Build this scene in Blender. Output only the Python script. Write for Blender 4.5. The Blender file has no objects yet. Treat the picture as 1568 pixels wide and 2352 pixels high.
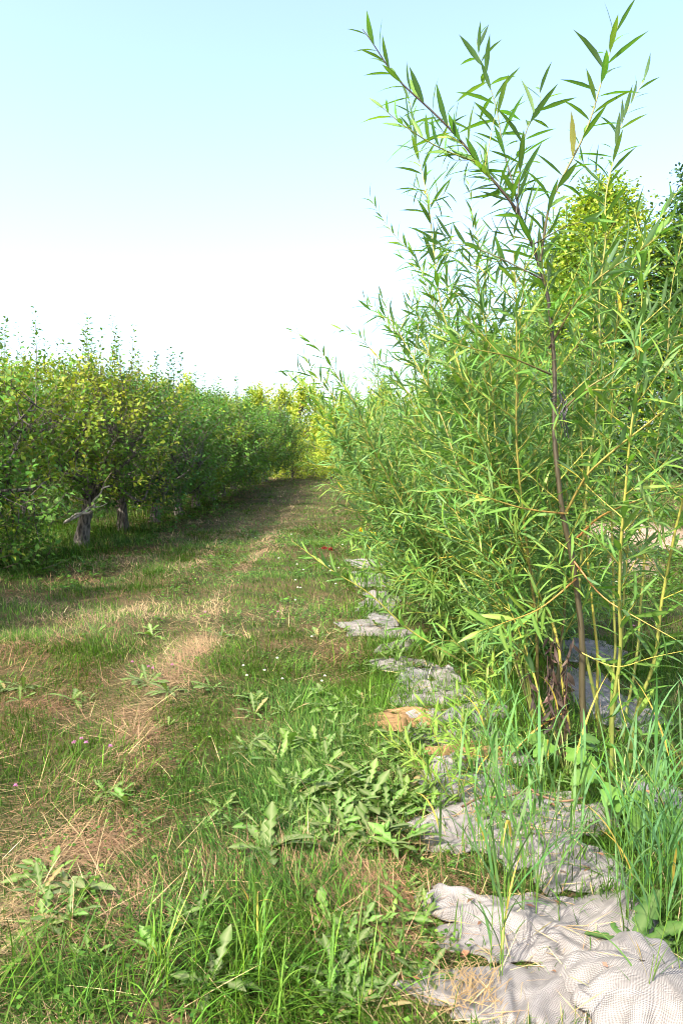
import bpy, math, random
import numpy as np
from mathutils import Vector, Matrix

R = math.radians
S = bpy.context.scene
COL = S.collection
random.seed(7)
RNG = np.random.default_rng(11)

# ------------------------------------------------------------------ camera
FPX = 1700.0                     # focal length in a 1568 x 2352 picture grid
cam_d = bpy.data.cameras.new('camera')
cam = bpy.data.objects.new('camera', cam_d)
COL.objects.link(cam)
cam_d.sensor_fit = 'HORIZONTAL'
cam_d.sensor_width = 36.0
cam_d.lens = FPX / 1568.0 * 36.0
cam_d.clip_start = 0.05
cam_d.clip_end = 2000
cam.location = (0, 0, 1.5)
cam.rotation_euler = (R(90 - 3.4), 0, R(-1.48))
cam_d.dof.use_dof = True
cam_d.dof.focus_distance = 4.2
cam_d.dof.aperture_fstop = 20.0
S.camera = cam

# ------------------------------------------------------------------ sky and sun
SUN_EL, SUN_AZ = 45.0, 219.0      # azimuth clockwise from +Y
world = bpy.data.worlds.new('World')
S.world = world
world.use_nodes = True
wn = world.node_tree
bg = wn.nodes['Background']
sky = wn.nodes.new('ShaderNodeTexSky')
sky.sky_type = 'NISHITA'
sky.sun_disc = False
sky.sun_elevation = R(SUN_EL)
sky.sun_rotation = R(SUN_AZ)
sky.air_density = 1.0
sky.dust_density = 4.0
sky.ozone_density = 1.0
wn.links.new(sky.outputs[0], bg.inputs[0])
bg.inputs[1].default_value = 0.15
sd = bpy.data.lights.new('sun', 'SUN')
sd.energy = 2.7
sd.angle = R(0.55)
sd.color = (1.0, 0.93, 0.80)
sun = bpy.data.objects.new('sun', sd)
COL.objects.link(sun)
to_sun = Vector((math.sin(R(SUN_AZ)) * math.cos(R(SUN_EL)), math.cos(R(SUN_AZ)) * math.cos(R(SUN_EL)), math.sin(R(SUN_EL))))
sun.rotation_euler = to_sun.to_track_quat('Z', 'Y').to_euler()
sun.location = to_sun * 60
S.view_settings.view_transform = 'Standard'
S.view_settings.look = 'None'
S.view_settings.gamma = 1.0
S.view_settings.exposure = 1.95
S.cycles.filter_width = 1.0
S.cycles.max_bounces = 8
S.cycles.transmission_bounces = 4
S.cycles.sample_clamp_indirect = 6

# ------------------------------------------------------------------ terrain height, picture grid -> world
def sst(a, b, x):
    t = np.clip((np.asarray(x, float) - a) / (b - a), 0, 1)
    return t * t * (3 - 2 * t)

def hgt(x, y):
    x = np.asarray(x, float); y = np.asarray(y, float)
    z = 1.0 * sst(22, 60, y) * (1 - 0.25 * sst(60, 200, y))
    z = z + 1.05 * sst(7, 30, y) * sst(2.2, 7.5, x) * (1 - 0.5 * sst(22, 60, y))
    w = 1 - sst(40, 120, y)
    z = z + w * (0.030 * np.sin(1.3 * x + 0.6 * y) * np.sin(0.9 * y - 0.5 * x + 1.0)
                 + 0.018 * np.sin(3.1 * x - 1.7 * y + 0.4) + 0.012 * np.sin(4.3 * y + 2.2 * x))
    z = z - w * 0.05 * np.exp(-((x + 1.45) / 0.22) ** 2) + w * 0.03 * np.exp(-((x + 0.75) / 0.5) ** 2)
    return z

CM = cam.rotation_euler.to_matrix()
def ray(px, py):
    return CM @ Vector(((px - 784) / FPX, -(py - 1176) / FPX, -1))
def pt(px, py, Y):
    d = ray(px, py)
    return Vector((0, 0, 1.5)) + d * (Y / d.y)
def gpt(px, py):
    d = ray(px, py)
    Y = 1.5 / max(-d.z / d.y, 0.02)
    for _ in range(12):
        Y = (1.5 - float(hgt(d.x / d.y * Y, Y))) / max(-d.z / d.y, 0.012)
    p = Vector((0, 0, 1.5)) + d * (Y / d.y)
    return Vector((p.x, p.y, float(hgt(p.x, p.y))))

# value noise on numpy arrays
_perm = np.random.default_rng(3).random((256, 256))
def vnoise(x, y):
    xi = np.floor(x).astype(int); yi = np.floor(y).astype(int)
    fx = x - xi; fy = y - yi
    fx = fx * fx * (3 - 2 * fx); fy = fy * fy * (3 - 2 * fy)
    a = _perm[xi & 255, yi & 255]; b = _perm[(xi + 1) & 255, yi & 255]
    c = _perm[xi & 255, (yi + 1) & 255]; d = _perm[(xi + 1) & 255, (yi + 1) & 255]
    return (a * (1 - fx) + b * fx) * (1 - fy) + (c * (1 - fx) + d * fx) * fy
def fbm(x, y, o=4):
    v = 0; a = .5; t = 0
    for i in range(o):
        v = v + a * vnoise(x * 2 ** i + 17.3 * i, y * 2 ** i + 9.1 * i); t += a; a *= .5
    return v / t

# ------------------------------------------------------------------ materials
def nodes(name):
    m = bpy.data.materials.new(name); m.use_nodes = True
    nt = m.node_tree
    return m, nt, nt.nodes['Principled BSDF'], nt.nodes['Material Output']

def leaf_mat(name, transl=0.35, rough=0.5, back=None, spec=0.35, tint=(1.25, 1.15, 0.45)):
    m, nt, p, out = nodes(name)
    at = nt.nodes.new('ShaderNodeVertexColor'); at.layer_name = 'col'
    col = at.outputs[0]
    if back:
        geo = nt.nodes.new('ShaderNodeNewGeometry')
        mx = nt.nodes.new('ShaderNodeMix'); mx.data_type = 'RGBA'
        mx.inputs[7].default_value = (*back, 1)
        mt = nt.nodes.new('ShaderNodeMath'); mt.operation = 'MULTIPLY'; mt.inputs[1].default_value = 0.55
        nt.links.new(geo.outputs['Backfacing'], mt.inputs[0])
        nt.links.new(mt.outputs[0], mx.inputs[0])
        nt.links.new(col, mx.inputs[6])
        front = mx.outputs[2]
    else:
        front = col
    nt.links.new(front, p.inputs['Base Color'])
    p.inputs['Roughness'].default_value = rough
    p.inputs['Specular IOR Level'].default_value = spec
    tr = nt.nodes.new('ShaderNodeBsdfTranslucent')
    tm = nt.nodes.new('ShaderNodeMix'); tm.data_type = 'RGBA'; tm.blend_type = 'MULTIPLY'
    tm.inputs[0].default_value = 1
    tm.inputs[7].default_value = (*tint, 1)
    nt.links.new(col, tm.inputs[6])
    nt.links.new(tm.outputs[2], tr.inputs[0])
    ms = nt.nodes.new('ShaderNodeMixShader'); ms.inputs[0].default_value = transl
    nt.links.new(p.outputs[0], ms.inputs[1]); nt.links.new(tr.outputs[0], ms.inputs[2])
    nt.links.new(ms.outputs[0], out.inputs[0])
    return m

def bark_mat(name, scale=30.0, rough=0.8, amount=0.5, bump=0.4, stretch=0.25):
    m, nt, p, out = nodes(name)
    at = nt.nodes.new('ShaderNodeVertexColor'); at.layer_name = 'col'
    tc = nt.nodes.new('ShaderNodeTexCoord'); mp = nt.nodes.new('ShaderNodeMapping')
    mp.inputs['Scale'].default_value = (1, 1, stretch)
    nz = nt.nodes.new('ShaderNodeTexNoise'); nz.inputs['Scale'].default_value = scale; nz.inputs['Detail'].default_value = 6
    nt.links.new(tc.outputs['Object'], mp.inputs[0]); nt.links.new(mp.outputs[0], nz.inputs[0])
    rp = nt.nodes.new('ShaderNodeMapRange')
    rp.inputs[1].default_value = .38; rp.inputs[2].default_value = .62
    rp.inputs[3].default_value = 1 - amount; rp.inputs[4].default_value = 1 + amount * .7
    nt.links.new(nz.outputs[0], rp.inputs[0])
    mx = nt.nodes.new('ShaderNodeMix'); mx.data_type = 'RGBA'; mx.blend_type = 'MULTIPLY'; mx.inputs[0].default_value = 1
    nt.links.new(at.outputs[0], mx.inputs[6]); nt.links.new(rp.outputs[0], mx.inputs[7])
    nt.links.new(mx.outputs[2], p.inputs['Base Color'])
    p.inputs['Roughness'].default_value = rough
    b = nt.nodes.new('ShaderNodeBump'); b.inputs['Strength'].default_value = bump; b.inputs['Distance'].default_value = .02
    nt.links.new(nz.outputs[0], b.inputs['Height']); nt.links.new(b.outputs[0], p.inputs['Normal'])
    return m

M_WILLOW = leaf_mat('willow_leaf', 0.36, 0.45, back=(0.14, 0.22, 0.15), spec=0.25, tint=(1.0, 1.2, .35))
M_APPLE = leaf_mat('apple_leaf', 0.36, 0.5, back=(0.15, 0.22, 0.07), spec=0.22, tint=(1.15, 1.2, .4))
M_FAR = leaf_mat('tree_leaf', 0.36, 0.55, spec=0.2, tint=(1.1, 1.2, .4))
M_GRASS = leaf_mat('grass_blade', 0.32, 0.5, spec=0.15, tint=(1.0, 1.2, .3))
M_STRAW = leaf_mat('straw', 0.18, 0.6, spec=0.2, tint=(1.1, 1.0, .8))
M_WEED = leaf_mat('weed_leaf', 0.34, 0.42, back=(0.10, 0.19, 0.04), spec=0.18, tint=(1.0, 1.2, .35))
M_DEAD = leaf_mat('dead_leaf', 0.12, 0.7, spec=0.2, tint=(1, .9, .8))
M_PETAL = leaf_mat('petal', 0.3, 0.6, spec=0.1, tint=(1, 1, 1))
M_BARK = bark_mat('bark', 26, .85, .75, .8)
M_STEM = bark_mat('stem_bark', 60, .5, .22, .1, .1)
M_WOOD = bark_mat('weathered_wood', 22, .8, .35, .3, .08)
M_RIBBON = bark_mat('black_plastic', 60, .35, .1, .05)

# burlap: woven from uv in metres
def burlap_mat(name, base, dark, pitch=0.0084):
    m, nt, p, out = nodes(name)
    uv = nt.nodes.new('ShaderNodeUVMap'); uv.uv_map = 'uv'
    sep = nt.nodes.new('ShaderNodeSeparateXYZ'); nt.links.new(uv.outputs[0], sep.inputs[0])
    nz0 = nt.nodes.new('ShaderNodeTexNoise'); nz0.inputs['Scale'].default_value = 9; nz0.inputs['Detail'].default_value = 2
    nt.links.new(uv.outputs[0], nz0.inputs[0])
    def sine(sock, k):
        ad = nt.nodes.new('ShaderNodeMath'); ad.operation = 'MULTIPLY_ADD'
        ad.inputs[1].default_value = .06; nt.links.new(nz0.outputs[0], ad.inputs[0]); nt.links.new(sock, ad.inputs[2])
        a = nt.nodes.new('ShaderNodeMath'); a.operation = 'MULTIPLY'; a.inputs[1].default_value = 2 * math.pi / k
        nt.links.new(ad.outputs[0], a.inputs[0])
        s = nt.nodes.new('ShaderNodeMath'); s.operation = 'SINE'; nt.links.new(a.outputs[0], s.inputs[0])
        return s.outputs[0]
    su = sine(sep.outputs[0], pitch); sv = sine(sep.outputs[1], pitch)
    pr = nt.nodes.new('ShaderNodeMath'); pr.operation = 'MULTIPLY'
    nt.links.new(su, pr.inputs[0]); nt.links.new(sv, pr.inputs[1])
    mr = nt.nodes.new('ShaderNodeMapRange'); mr.inputs[1].default_value = -.85; mr.inputs[2].default_value = .15
    nt.links.new(pr.outputs[0], mr.inputs[0])
    nz = nt.nodes.new('ShaderNodeTexNoise'); nz.inputs['Scale'].default_value = 14; nz.inputs['Detail'].default_value = 5
    nt.links.new(uv.outputs[0], nz.inputs[0])
    cr = nt.nodes.new('ShaderNodeMapRange'); cr.inputs[1].default_value = .3; cr.inputs[2].default_value = .7
    cr.inputs[3].default_value = .72; cr.inputs[4].default_value = 1.1
    nt.links.new(nz.outputs[0], cr.inputs[0])
    mx = nt.nodes.new('ShaderNodeMix'); mx.data_type = 'RGBA'
    mx.inputs[6].default_value = (*dark, 1); mx.inputs[7].default_value = (*base, 1)
    nt.links.new(mr.outputs[0], mx.inputs[0])
    m2 = nt.nodes.new('ShaderNodeMix'); m2.data_type = 'RGBA'; m2.blend_type = 'MULTIPLY'; m2.inputs[0].default_value = 1
    nt.links.new(mx.outputs[2], m2.inputs[6]); nt.links.new(cr.outputs[0], m2.inputs[7])
    nt.links.new(m2.outputs[2], p.inputs['Base Color'])
    p.inputs['Roughness'].default_value = .9; p.inputs['Specular IOR Level'].default_value = .15
    b = nt.nodes.new('ShaderNodeBump'); b.inputs['Strength'].default_value = .6; b.inputs['Distance'].default_value = .003
    nt.links.new(pr.outputs[0], b.inputs['Height']); nt.links.new(b.outputs[0], p.inputs['Normal'])
    return m
M_BURLAP = burlap_mat('pale_burlap', (.27, .252, .238), (.155, .14, .13))
M_BURLAP_TAN = burlap_mat('tan_burlap', (.27, .17, .08), (.14, .08, .036))
M_BURLAP_GREY = burlap_mat('grey_burlap', (.235, .23, .23), (.12, .115, .112))

def ground_mat():
    m, nt, p, out = nodes('soil_and_thatch')
    tc = nt.nodes.new('ShaderNodeTexCoord')
    def noise(sc, det=6):
        n = nt.nodes.new('ShaderNodeTexNoise'); n.inputs['Scale'].default_value = sc; n.inputs['Detail'].default_value = det
        nt.links.new(tc.outputs['Object'], n.inputs[0]); return n.outputs[0]
    r1 = nt.nodes.new('ShaderNodeValToRGB')
    e = r1.color_ramp.elements
    e[0].position = .35; e[0].color = (.022, .026, .010, 1)
    e[1].position = .65; e[1].color = (.10, .065, .032, 1)
    nt.links.new(noise(40, 8), r1.inputs[0])
    r2 = nt.nodes.new('ShaderNodeValToRGB')
    e = r2.color_ramp.elements
    e[0].position = .4; e[0].color = (.035, .055, .014, 1)
    e[1].position = .62; e[1].color = (.11, .08, .038, 1)
    nt.links.new(noise(3, 8), r2.inputs[0])
    at = nt.nodes.new('ShaderNodeVertexColor'); at.layer_name = 'col'
    mx = nt.nodes.new('ShaderNodeMix'); mx.data_type = 'RGBA'; mx.inputs[0].default_value = .5
    nt.links.new(r1.outputs[0], mx.inputs[6]); nt.links.new(r2.outputs[0], mx.inputs[7])
    m2 = nt.nodes.new('ShaderNodeMix'); m2.data_type = 'RGBA'
    sp = nt.nodes.new('ShaderNodeSeparateColor'); nt.links.new(at.outputs[0], sp.inputs[0])
    nt.links.new(sp.outputs[0], m2.inputs[0])
    nt.links.new(mx.outputs[2], m2.inputs[6])
    r3 = nt.nodes.new('ShaderNodeValToRGB')
    e = r3.color_ramp.elements
    e[0].position = .35; e[0].color = (.20, .135, .095, 1)
    e[1].position = .65; e[1].color = (.38, .28, .21, 1)
    nt.links.new(noise(25, 8), r3.inputs[0])
    nt.links.new(r3.outputs[0], m2.inputs[7])
    nt.links.new(m2.outputs[2], p.inputs['Base Color'])
    p.inputs['Roughness'].default_value = .95; p.inputs['Specular IOR Level'].default_value = .1
    b = nt.nodes.new('ShaderNodeBump'); b.inputs['Strength'].default_value = .7; b.inputs['Distance'].default_value = .03
    nt.links.new(noise(45, 8), b.inputs['Height']); nt.links.new(b.outputs[0], p.inputs['Normal'])
    return m

# ------------------------------------------------------------------ mesh accumulation
def unit(v):
    return v / np.maximum(np.linalg.norm(v, axis=-1, keepdims=True), 1e-9)

class Acc:
    def __init__(s):
        s.v = []; s.l = []; s.t = []; s.c = []; s.n = 0
    def add(s, verts, faces_flat, totals, cols):
        s.v.append(np.asarray(verts, np.float32).reshape(-1, 3))
        s.l.append(np.asarray(faces_flat, np.int64).ravel() + s.n)
        s.t.append(np.asarray(totals, np.int32).ravel())
        s.c.append(np.asarray(cols, np.float32).reshape(-1, 3))
        s.n += len(s.v[-1])
    def mesh(s, name, mat, smooth=True, origin=None):
        v = np.concatenate(s.v); l = np.concatenate(s.l).astype(np.int32); t = np.concatenate(s.t); c = np.concatenate(s.c)
        if origin is not None:
            v = v - np.asarray(origin, np.float32)
        me = bpy.data.meshes.new(name)
        me.vertices.add(len(v)); me.vertices.foreach_set('co', v.ravel())
        me.loops.add(len(l)); me.loops.foreach_set('vertex_index', l)
        me.polygons.add(len(t))
        st = np.concatenate([[0], np.cumsum(t)[:-1]]).astype(np.int32)
        me.polygons.foreach_set('loop_start', st); me.polygons.foreach_set('loop_total', t)
        me.polygons.foreach_set('use_smooth', np.full(len(t), smooth))
        a = me.color_attributes.new('col', 'FLOAT_COLOR', 'POINT')
        a.data.foreach_set('color', np.concatenate([c, np.ones((len(c), 1), np.float32)], 1).ravel())
        me.materials.append(mat)
        me.update(calc_edges=True)
        return me
    def build(s, name, mat, parent=None, smooth=True, origin=None):
        o = bpy.data.objects.new(name, s.mesh(name, mat, smooth, origin))
        COL.objects.link(o)
        if parent is not None: o.parent = parent
        elif origin is not None: o.location = origin
        return o

def tag(o, label=None, cat=None, group=None, kind=None):
    if label: o['label'] = label
    if cat: o['category'] = cat
    if group: o['group'] = group
    if kind: o['kind'] = kind
    return o
def thing(name, label, cat, loc, group=None):
    o = bpy.data.objects.new(name, None); COL.objects.link(o)
    o.location = loc; o.empty_display_size = .2
    return tag(o, label, cat, group)
def copy_tree(o, loc, rz=0, sc=1.0, label=None):
    c = o.copy(); COL.objects.link(c)
    c.location = loc; c.rotation_euler = (0, 0, rz); c.scale = (sc, sc, sc)
    if label: c['label'] = label
    for ch in o.children:
        d = ch.copy(); COL.objects.link(d); d.parent = c
    return c

# leaf templates: (u along, v across -1..1, w lift, mid flag), faces
def tmpl(levels, fold=.25):
    """levels: list of (u, halfwidth)"""
    V = [(0, 0, 0, 1)]; F = []
    for u, h in levels:
        V += [(u, -h, fold * h, 0), (u, 0, 0, 1), (u, h, fold * h, 0)]
    V.append((1, 0, 0, 1))
    F += [(0, 2, 1), (0, 3, 2)]
    for i in range(len(levels) - 1):
        a = 1 + 3 * i; b = a + 3
        F += [(a, a + 1, b + 1, b), (a + 1, a + 2, b + 2, b + 1)]
    a = 1 + 3 * (len(levels) - 1); e = len(V) - 1
    F += [(a, a + 1, e), (a + 1, a + 2, e)]
    return np.array(V, float), F
T_WIL = tmpl([(.16, .62), (.42, 1), (.72, .72)])
T_WIL2 = (np.array([(0, 0, 0, 1), (.4, -1, .2, 0), (.4, 0, 0, 1), (.4, 1, .2, 0), (1, 0, 0, 1)], float), [(0, 2, 1), (0, 3, 2), (1, 2, 4), (2, 3, 4)])
T_OV = tmpl([(.2, .75), (.5, 1), (.8, .65)], .3)
T_OV2 = (np.array([(0, 0, 0, 1), (.45, -1, .25, 0), (.5, 0, 0, 1), (.45, 1, .25, 0), (1, 0, 0, 1)], float), [(0, 2, 1), (0, 3, 2), (1, 2, 4), (2, 3, 4)])
T_BIG = tmpl([(u, (.10 + .95 * math.sin(math.pi * min(1, u ** 1.35 * .93)) ** .8) * (.45 + .55 * (1 - ((u * 5.5) % 1)) ** .8)) for u in np.linspace(.05, .96, 34)], .2)
T_BUR = tmpl([(-.12, .5), (.06, .98), (.16, .72), (.30, 1.12), (.42, .72), (.55, .95), (.66, .55), (.78, .62), (.9, .3)], .14)
T_RH = (np.array([(0, 0, 0, 1), (.5, -1, .2, 0), (1, 0, 0, 1), (.5, 1, .2, 0)], float), [(0, 2, 1), (0, 3, 2)])
T_LOBE = tmpl([(.14, .12), (.2, .55), (.27, .14), (.36, .8), (.43, .22), (.54, 1.0), (.61, .34), (.74, 1.05), (.86, .7)], .22)

def leaves(acc, P, D, N, L, W, C, T, droop=0.15, midcol=None, midmix=0.0):
    P = np.asarray(P, float); D = unit(np.asarray(D, float)); N = np.asarray(N, float)
    N = unit(N - D * (N * D).sum(1, keepdims=True)); Sd = np.cross(D, N)
    TV, F = T
    n = len(P); k = len(TV)
    L = np.broadcast_to(L, (n,)); W = np.broadcast_to(W, (n,)); dr = np.broadcast_to(droop, (n,))
    u = TV[:, 0][None, :, None]; v = TV[:, 1][None, :, None]; w = TV[:, 2][None, :, None]
    Lx = L[:, None, None]; Wx = W[:, None, None] * .5
    V = P[:, None] + D[:, None] * (u * Lx) + Sd[:, None] * (v * Wx) + N[:, None] * (w * Wx - dr[:, None, None] * Lx * u * u)
    C = np.broadcast_to(np.asarray(C, float), (n, 3))
    cc = np.repeat(C[:, None], k, 1)
    if midcol is not None and midmix > 0:
        mm = (TV[:, 3] * midmix)[None, :, None]
        cc = cc * (1 - mm) + np.asarray(midcol) * mm
    flat = np.concatenate([np.array(f) for f in F]); tot = np.array([len(f) for f in F])
    off = (np.arange(n) * k)[:, None]
    acc.add(V, flat[None] + off, np.tile(tot, n), cc)

def smooth_path(P, m=6):
    P = np.array([list(p) for p in P], float)
    if len(P) < 3:
        t = np.linspace(0, 1, m + 1)[:, None]
        return P[0] * (1 - t) + P[1] * t
    E = np.vstack([2 * P[0] - P[1], P, 2 * P[-1] - P[-2]])
    out = []
    for i in range(1, len(E) - 2):
        p0, p1, p2, p3 = E[i - 1:i + 3]
        for t in np.linspace(0, 1, m, endpoint=False):
            out.append(.5 * ((2 * p1) + (-p0 + p2) * t + (2 * p0 - 5 * p1 + 4 * p2 - p3) * t * t + (-p0 + 3 * p1 - 3 * p2 + p3) * t ** 3))
    out.append(P[-1])
    return np.array(out)

def tube(acc, P, r, col, sides=6, jitter=0.0):
    """P (n,3), r (n,), col (n,3) or (3,)"""
    P = np.asarray(P, float); n = len(P)
    r = np.broadcast_to(r, (n,)); col = np.broadcast_to(np.asarray(col, float), (n, 3))
    Tn = unit(np.gradient(P, axis=0))
    ref = np.where(np.abs(Tn[:, 2:3]) > .9, np.array([[1., 0, 0]]), np.array([[0, 0, 1.]]))
    ref = np.repeat(ref[:1], n, 0)
    A = unit(np.cross(Tn, ref)); B = np.cross(Tn, A)
    th = np.arange(sides) / sides * 2 * math.pi
    rr = r[:, None] * (1 + jitter * (RNG.random((n, sides)) - .5))
    V = P[:, None] + (A[:, None] * np.cos(th)[None, :, None] + B[:, None] * np.sin(th)[None, :, None]) * rr[:, :, None]
    i = np.arange(n - 1)[:, None] * sides; j = np.arange(sides)[None]; j2 = (j + 1) % sides
    q = np.stack([i + j, i + j2, i + sides + j2, i + sides + j], -1).reshape(-1)
    acc.add(V, q, np.full((n - 1) * sides, 4), np.repeat(col[:, None], sides, 1))

def seglen(P):
    d = np.linalg.norm(np.diff(P, axis=0), axis=1)
    return np.concatenate([[0], np.cumsum(d)])
def at_len(P, s, q):
    x = np.stack([np.interp(q, s, P[:, i]) for i in range(3)], -1)
    e = 0.02
    x2 = np.stack([np.interp(q + e, s, P[:, i]) for i in range(3)], -1)
    x1 = np.stack([np.interp(q - e, s, P[:, i]) for i in range(3)], -1)
    return x, unit(x2 - x1)

def perp_dirs(T, ang):
    """directions around the tangents"""
    ref = np.where(np.abs(T[:, 2:3]) > .92, np.array([[1., 0, 0]]), np.array([[0, 0, 1.]]))
    A = unit(np.cross(T, ref)); B = np.cross(T, A)
    return A * np.cos(ang)[:, None] + B * np.sin(ang)[:, None]

# ------------------------------------------------------------------ ground
def build_ground():
    xs = np.concatenate([np.array([-600, -300, -150, -80, -50, -35, -25, -18]), np.linspace(-14, 14, 141), np.array([18, 25, 35, 50, 80, 150, 300, 600])])
    ys = np.concatenate([np.array([-300, -100, -40, -15, -6, -2]), np.linspace(0, 16, 100), np.linspace(16.5, 60, 70), np.array([70, 90, 130, 200, 350, 700, 1200])])
    X, Y = np.meshgrid(xs, ys)
    Z = hgt(X, Y)
    V = np.stack([X, Y, Z], -1).reshape(-1, 3)
    nx = len(xs); ny = len(ys)
    i = np.arange(ny - 1)[:, None] * nx; j = np.arange(nx - 1)[None]
    q = np.stack([i + j, i + j + 1, i + nx + j + 1, i + nx + j], -1).reshape(-1)
    bare = soil_amount(X, Y).reshape(-1)
    a = Acc(); a.add(V, q, np.full((nx - 1) * (ny - 1), 4), np.stack([bare] * 3, -1))
    tag(a.build('ground', ground_mat()), kind='structure')

DIRT = [gpt(1440, 1235), gpt(1400, 1300), gpt(1500, 1250)]
def soil_amount(X, Y):
    v = 0
    for p, (rx, ry) in zip(DIRT, [(1.1, 1.5), (.8, .8), (.8, .9)]):
        v = np.maximum(v, np.exp(-(((X - p.x) / rx) ** 2 + ((Y - p.y) / ry) ** 2) * 1.1))
    return np.clip(v * 1.9 * (0.6 + .8 * vnoise(X * 1.5, Y * 1.5)) - .35, 0, 1)
build_ground()

# ------------------------------------------------------------------ grass
SACKS = []   # filled below: (x, y, r) keeps the grass off the cloth
sack_px = [  # centre px, width px, height px in the picture, material, turn, height, label
    (1510, 2345, 380, 290, 'p', .1, .13, 'large pale burlap sack bulging up in the bottom right corner of the photo'),
    (1190, 2305, 400, 150, 'p', .1, .05, 'flat pale burlap sack with frayed straw corner at the bottom edge'),
    (1290, 2150, 430, 190, 'p', -.25, .075, 'pale creased burlap sack between the frayed one and the big dandelion'),
    (1075, 2110, 170, 160, 'p', .8, .07, 'small pale burlap sack with a rolled edge, leftmost in the foreground'),
    (1300, 1995, 230, 130, 'p', .5, .05, 'pale burlap sack crumpled behind the rolled-edge sack, under tall grass stems'),
    (1100, 1915, 260, 90, 'p', .2, .05, 'pale burlap sack edge poking out left under the roped one'),
    (1190, 1875, 330, 110, 'p', -.1, .07, 'pale burlap sack with a brown rope along its fold'),
    (1060, 1800, 170, 60, 'p', .3, .05, 'small pale burlap rag under willow sprigs left of the tall grass'),
    (1080, 1737, 230, 62, 't', -.2, .10, 'orange tan burlap sack folded among grey ones beside the dandelions'),
    (1070, 1690, 170, 40, 'g', .2, .04, 'flat grey burlap rag just behind the orange tan sack'),
    (925, 1662, 140, 44, 't', 0, .085, 'small light tan burlap piece at the left edge of the cloth row'),
    (990, 1595, 170, 60, 'p', .2, .05, 'whitish burlap sack behind the light tan piece, under low willow twigs'),
    (1235, 1945, 260, 90, 'p', .4, .05, 'crumpled pale sack between the roped one and the one under tall grass'),
    (1050, 1880, 170, 60, 'p', -.5, .05, 'small crumpled pale sack end among dandelions left of the rope'),
    (1335, 1885, 170, 60, 'p', .2, .05, 'pale sack end right of the rope under burdock leaves'),
    (1160, 1745, 130, 46, 'p', .7, .04, 'pale rag touching the right side of the orange tan sack'),
    (1010, 1700, 130, 40, 'g', -.4, .035, 'greyish rag left behind the orange tan sack'),
    (1110, 1640, 130, 40, 'p', .5, .045, 'pale rag behind the flat grey one under grass blades'),
    (915, 1530, 120, 36, 'p', .6, .05, 'pale rag between the whitish sack and the cloth strip'),
    (870, 1395, 100, 36, 'p', -.4, .06, 'pale crumpled rag hidden under far willow leaves by the path'),
    (1385, 1610, 150, 120, 'g', .1, .03, 'shaded blue grey flat cloth on the ground directly behind the willow stems'),  # grey material carries the shade on this cloth and the next
    (1350, 1500, 130, 50, 'g', -.2, .03, 'shaded grey cloth lying farther back behind the withered brown plant'),
    (860, 1450, 150, 36, 'p', .2, .05, 'pale cloth strip under the low willow branch at the path edge'),
    (850, 1335, 80, 34, 'p', 0, .10, 'bulging pale sack at the left foot of the far willows'),
    (838, 1296, 64, 22, 'p', .3, .09, 'crumpled pale sack farthest back along the willow row'),
    (1535, 1850, 140, 110, 'g', .4, .05, 'grey cloth at the right edge of the photo behind tall grass'),
]
rr_ = np.random.default_rng(55)
for k, (px, py) in enumerate([(1120, 1905), (1065, 1850), (1110, 1815), (1030, 1770), (1130, 1780), (1065, 1655), (975, 1660), (1020, 1560), (950, 1560), (900, 1490), (945, 1470), (885, 1430), (860, 1370), (1190, 1970), (1250, 1880)]):
    sc_ = (py - 1075) / 700
    sack_px.append((px + rr_.uniform(-10, 10), py, 118 * sc_ * rr_.uniform(.6, 1.3), 46 * sc_ * rr_.uniform(.6, 1.3), 'ppg'[k % 3], rr_.uniform(-.9, .9), rr_.uniform(.055, .10), 'crumpled pale rag half buried in grass, filling the strip between larger sacks'))
SK = []
for (px, py, w, h, mk, rot, hz, lab) in sack_px:
    c = gpt(px, py)
    ux = (gpt(px + w / 2, py) - gpt(px - w / 2, py)).length
    uy = abs(gpt(px, py - h / 2).y - gpt(px, py + h / 2).y)
    SK.append((c, ux, uy, mk, rot, hz, lab))
    SACKS.append((c.x, c.y, ux / 2, uy / 2))

def sack_cover(X, Y):
    v = np.zeros_like(X)
    for (x, y, a, b) in SACKS:
        v = np.maximum(v, 1 - (np.abs((X - x) / a) ** 2.5 + np.abs((Y - y) / b) ** 2.5))
    return v

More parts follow.
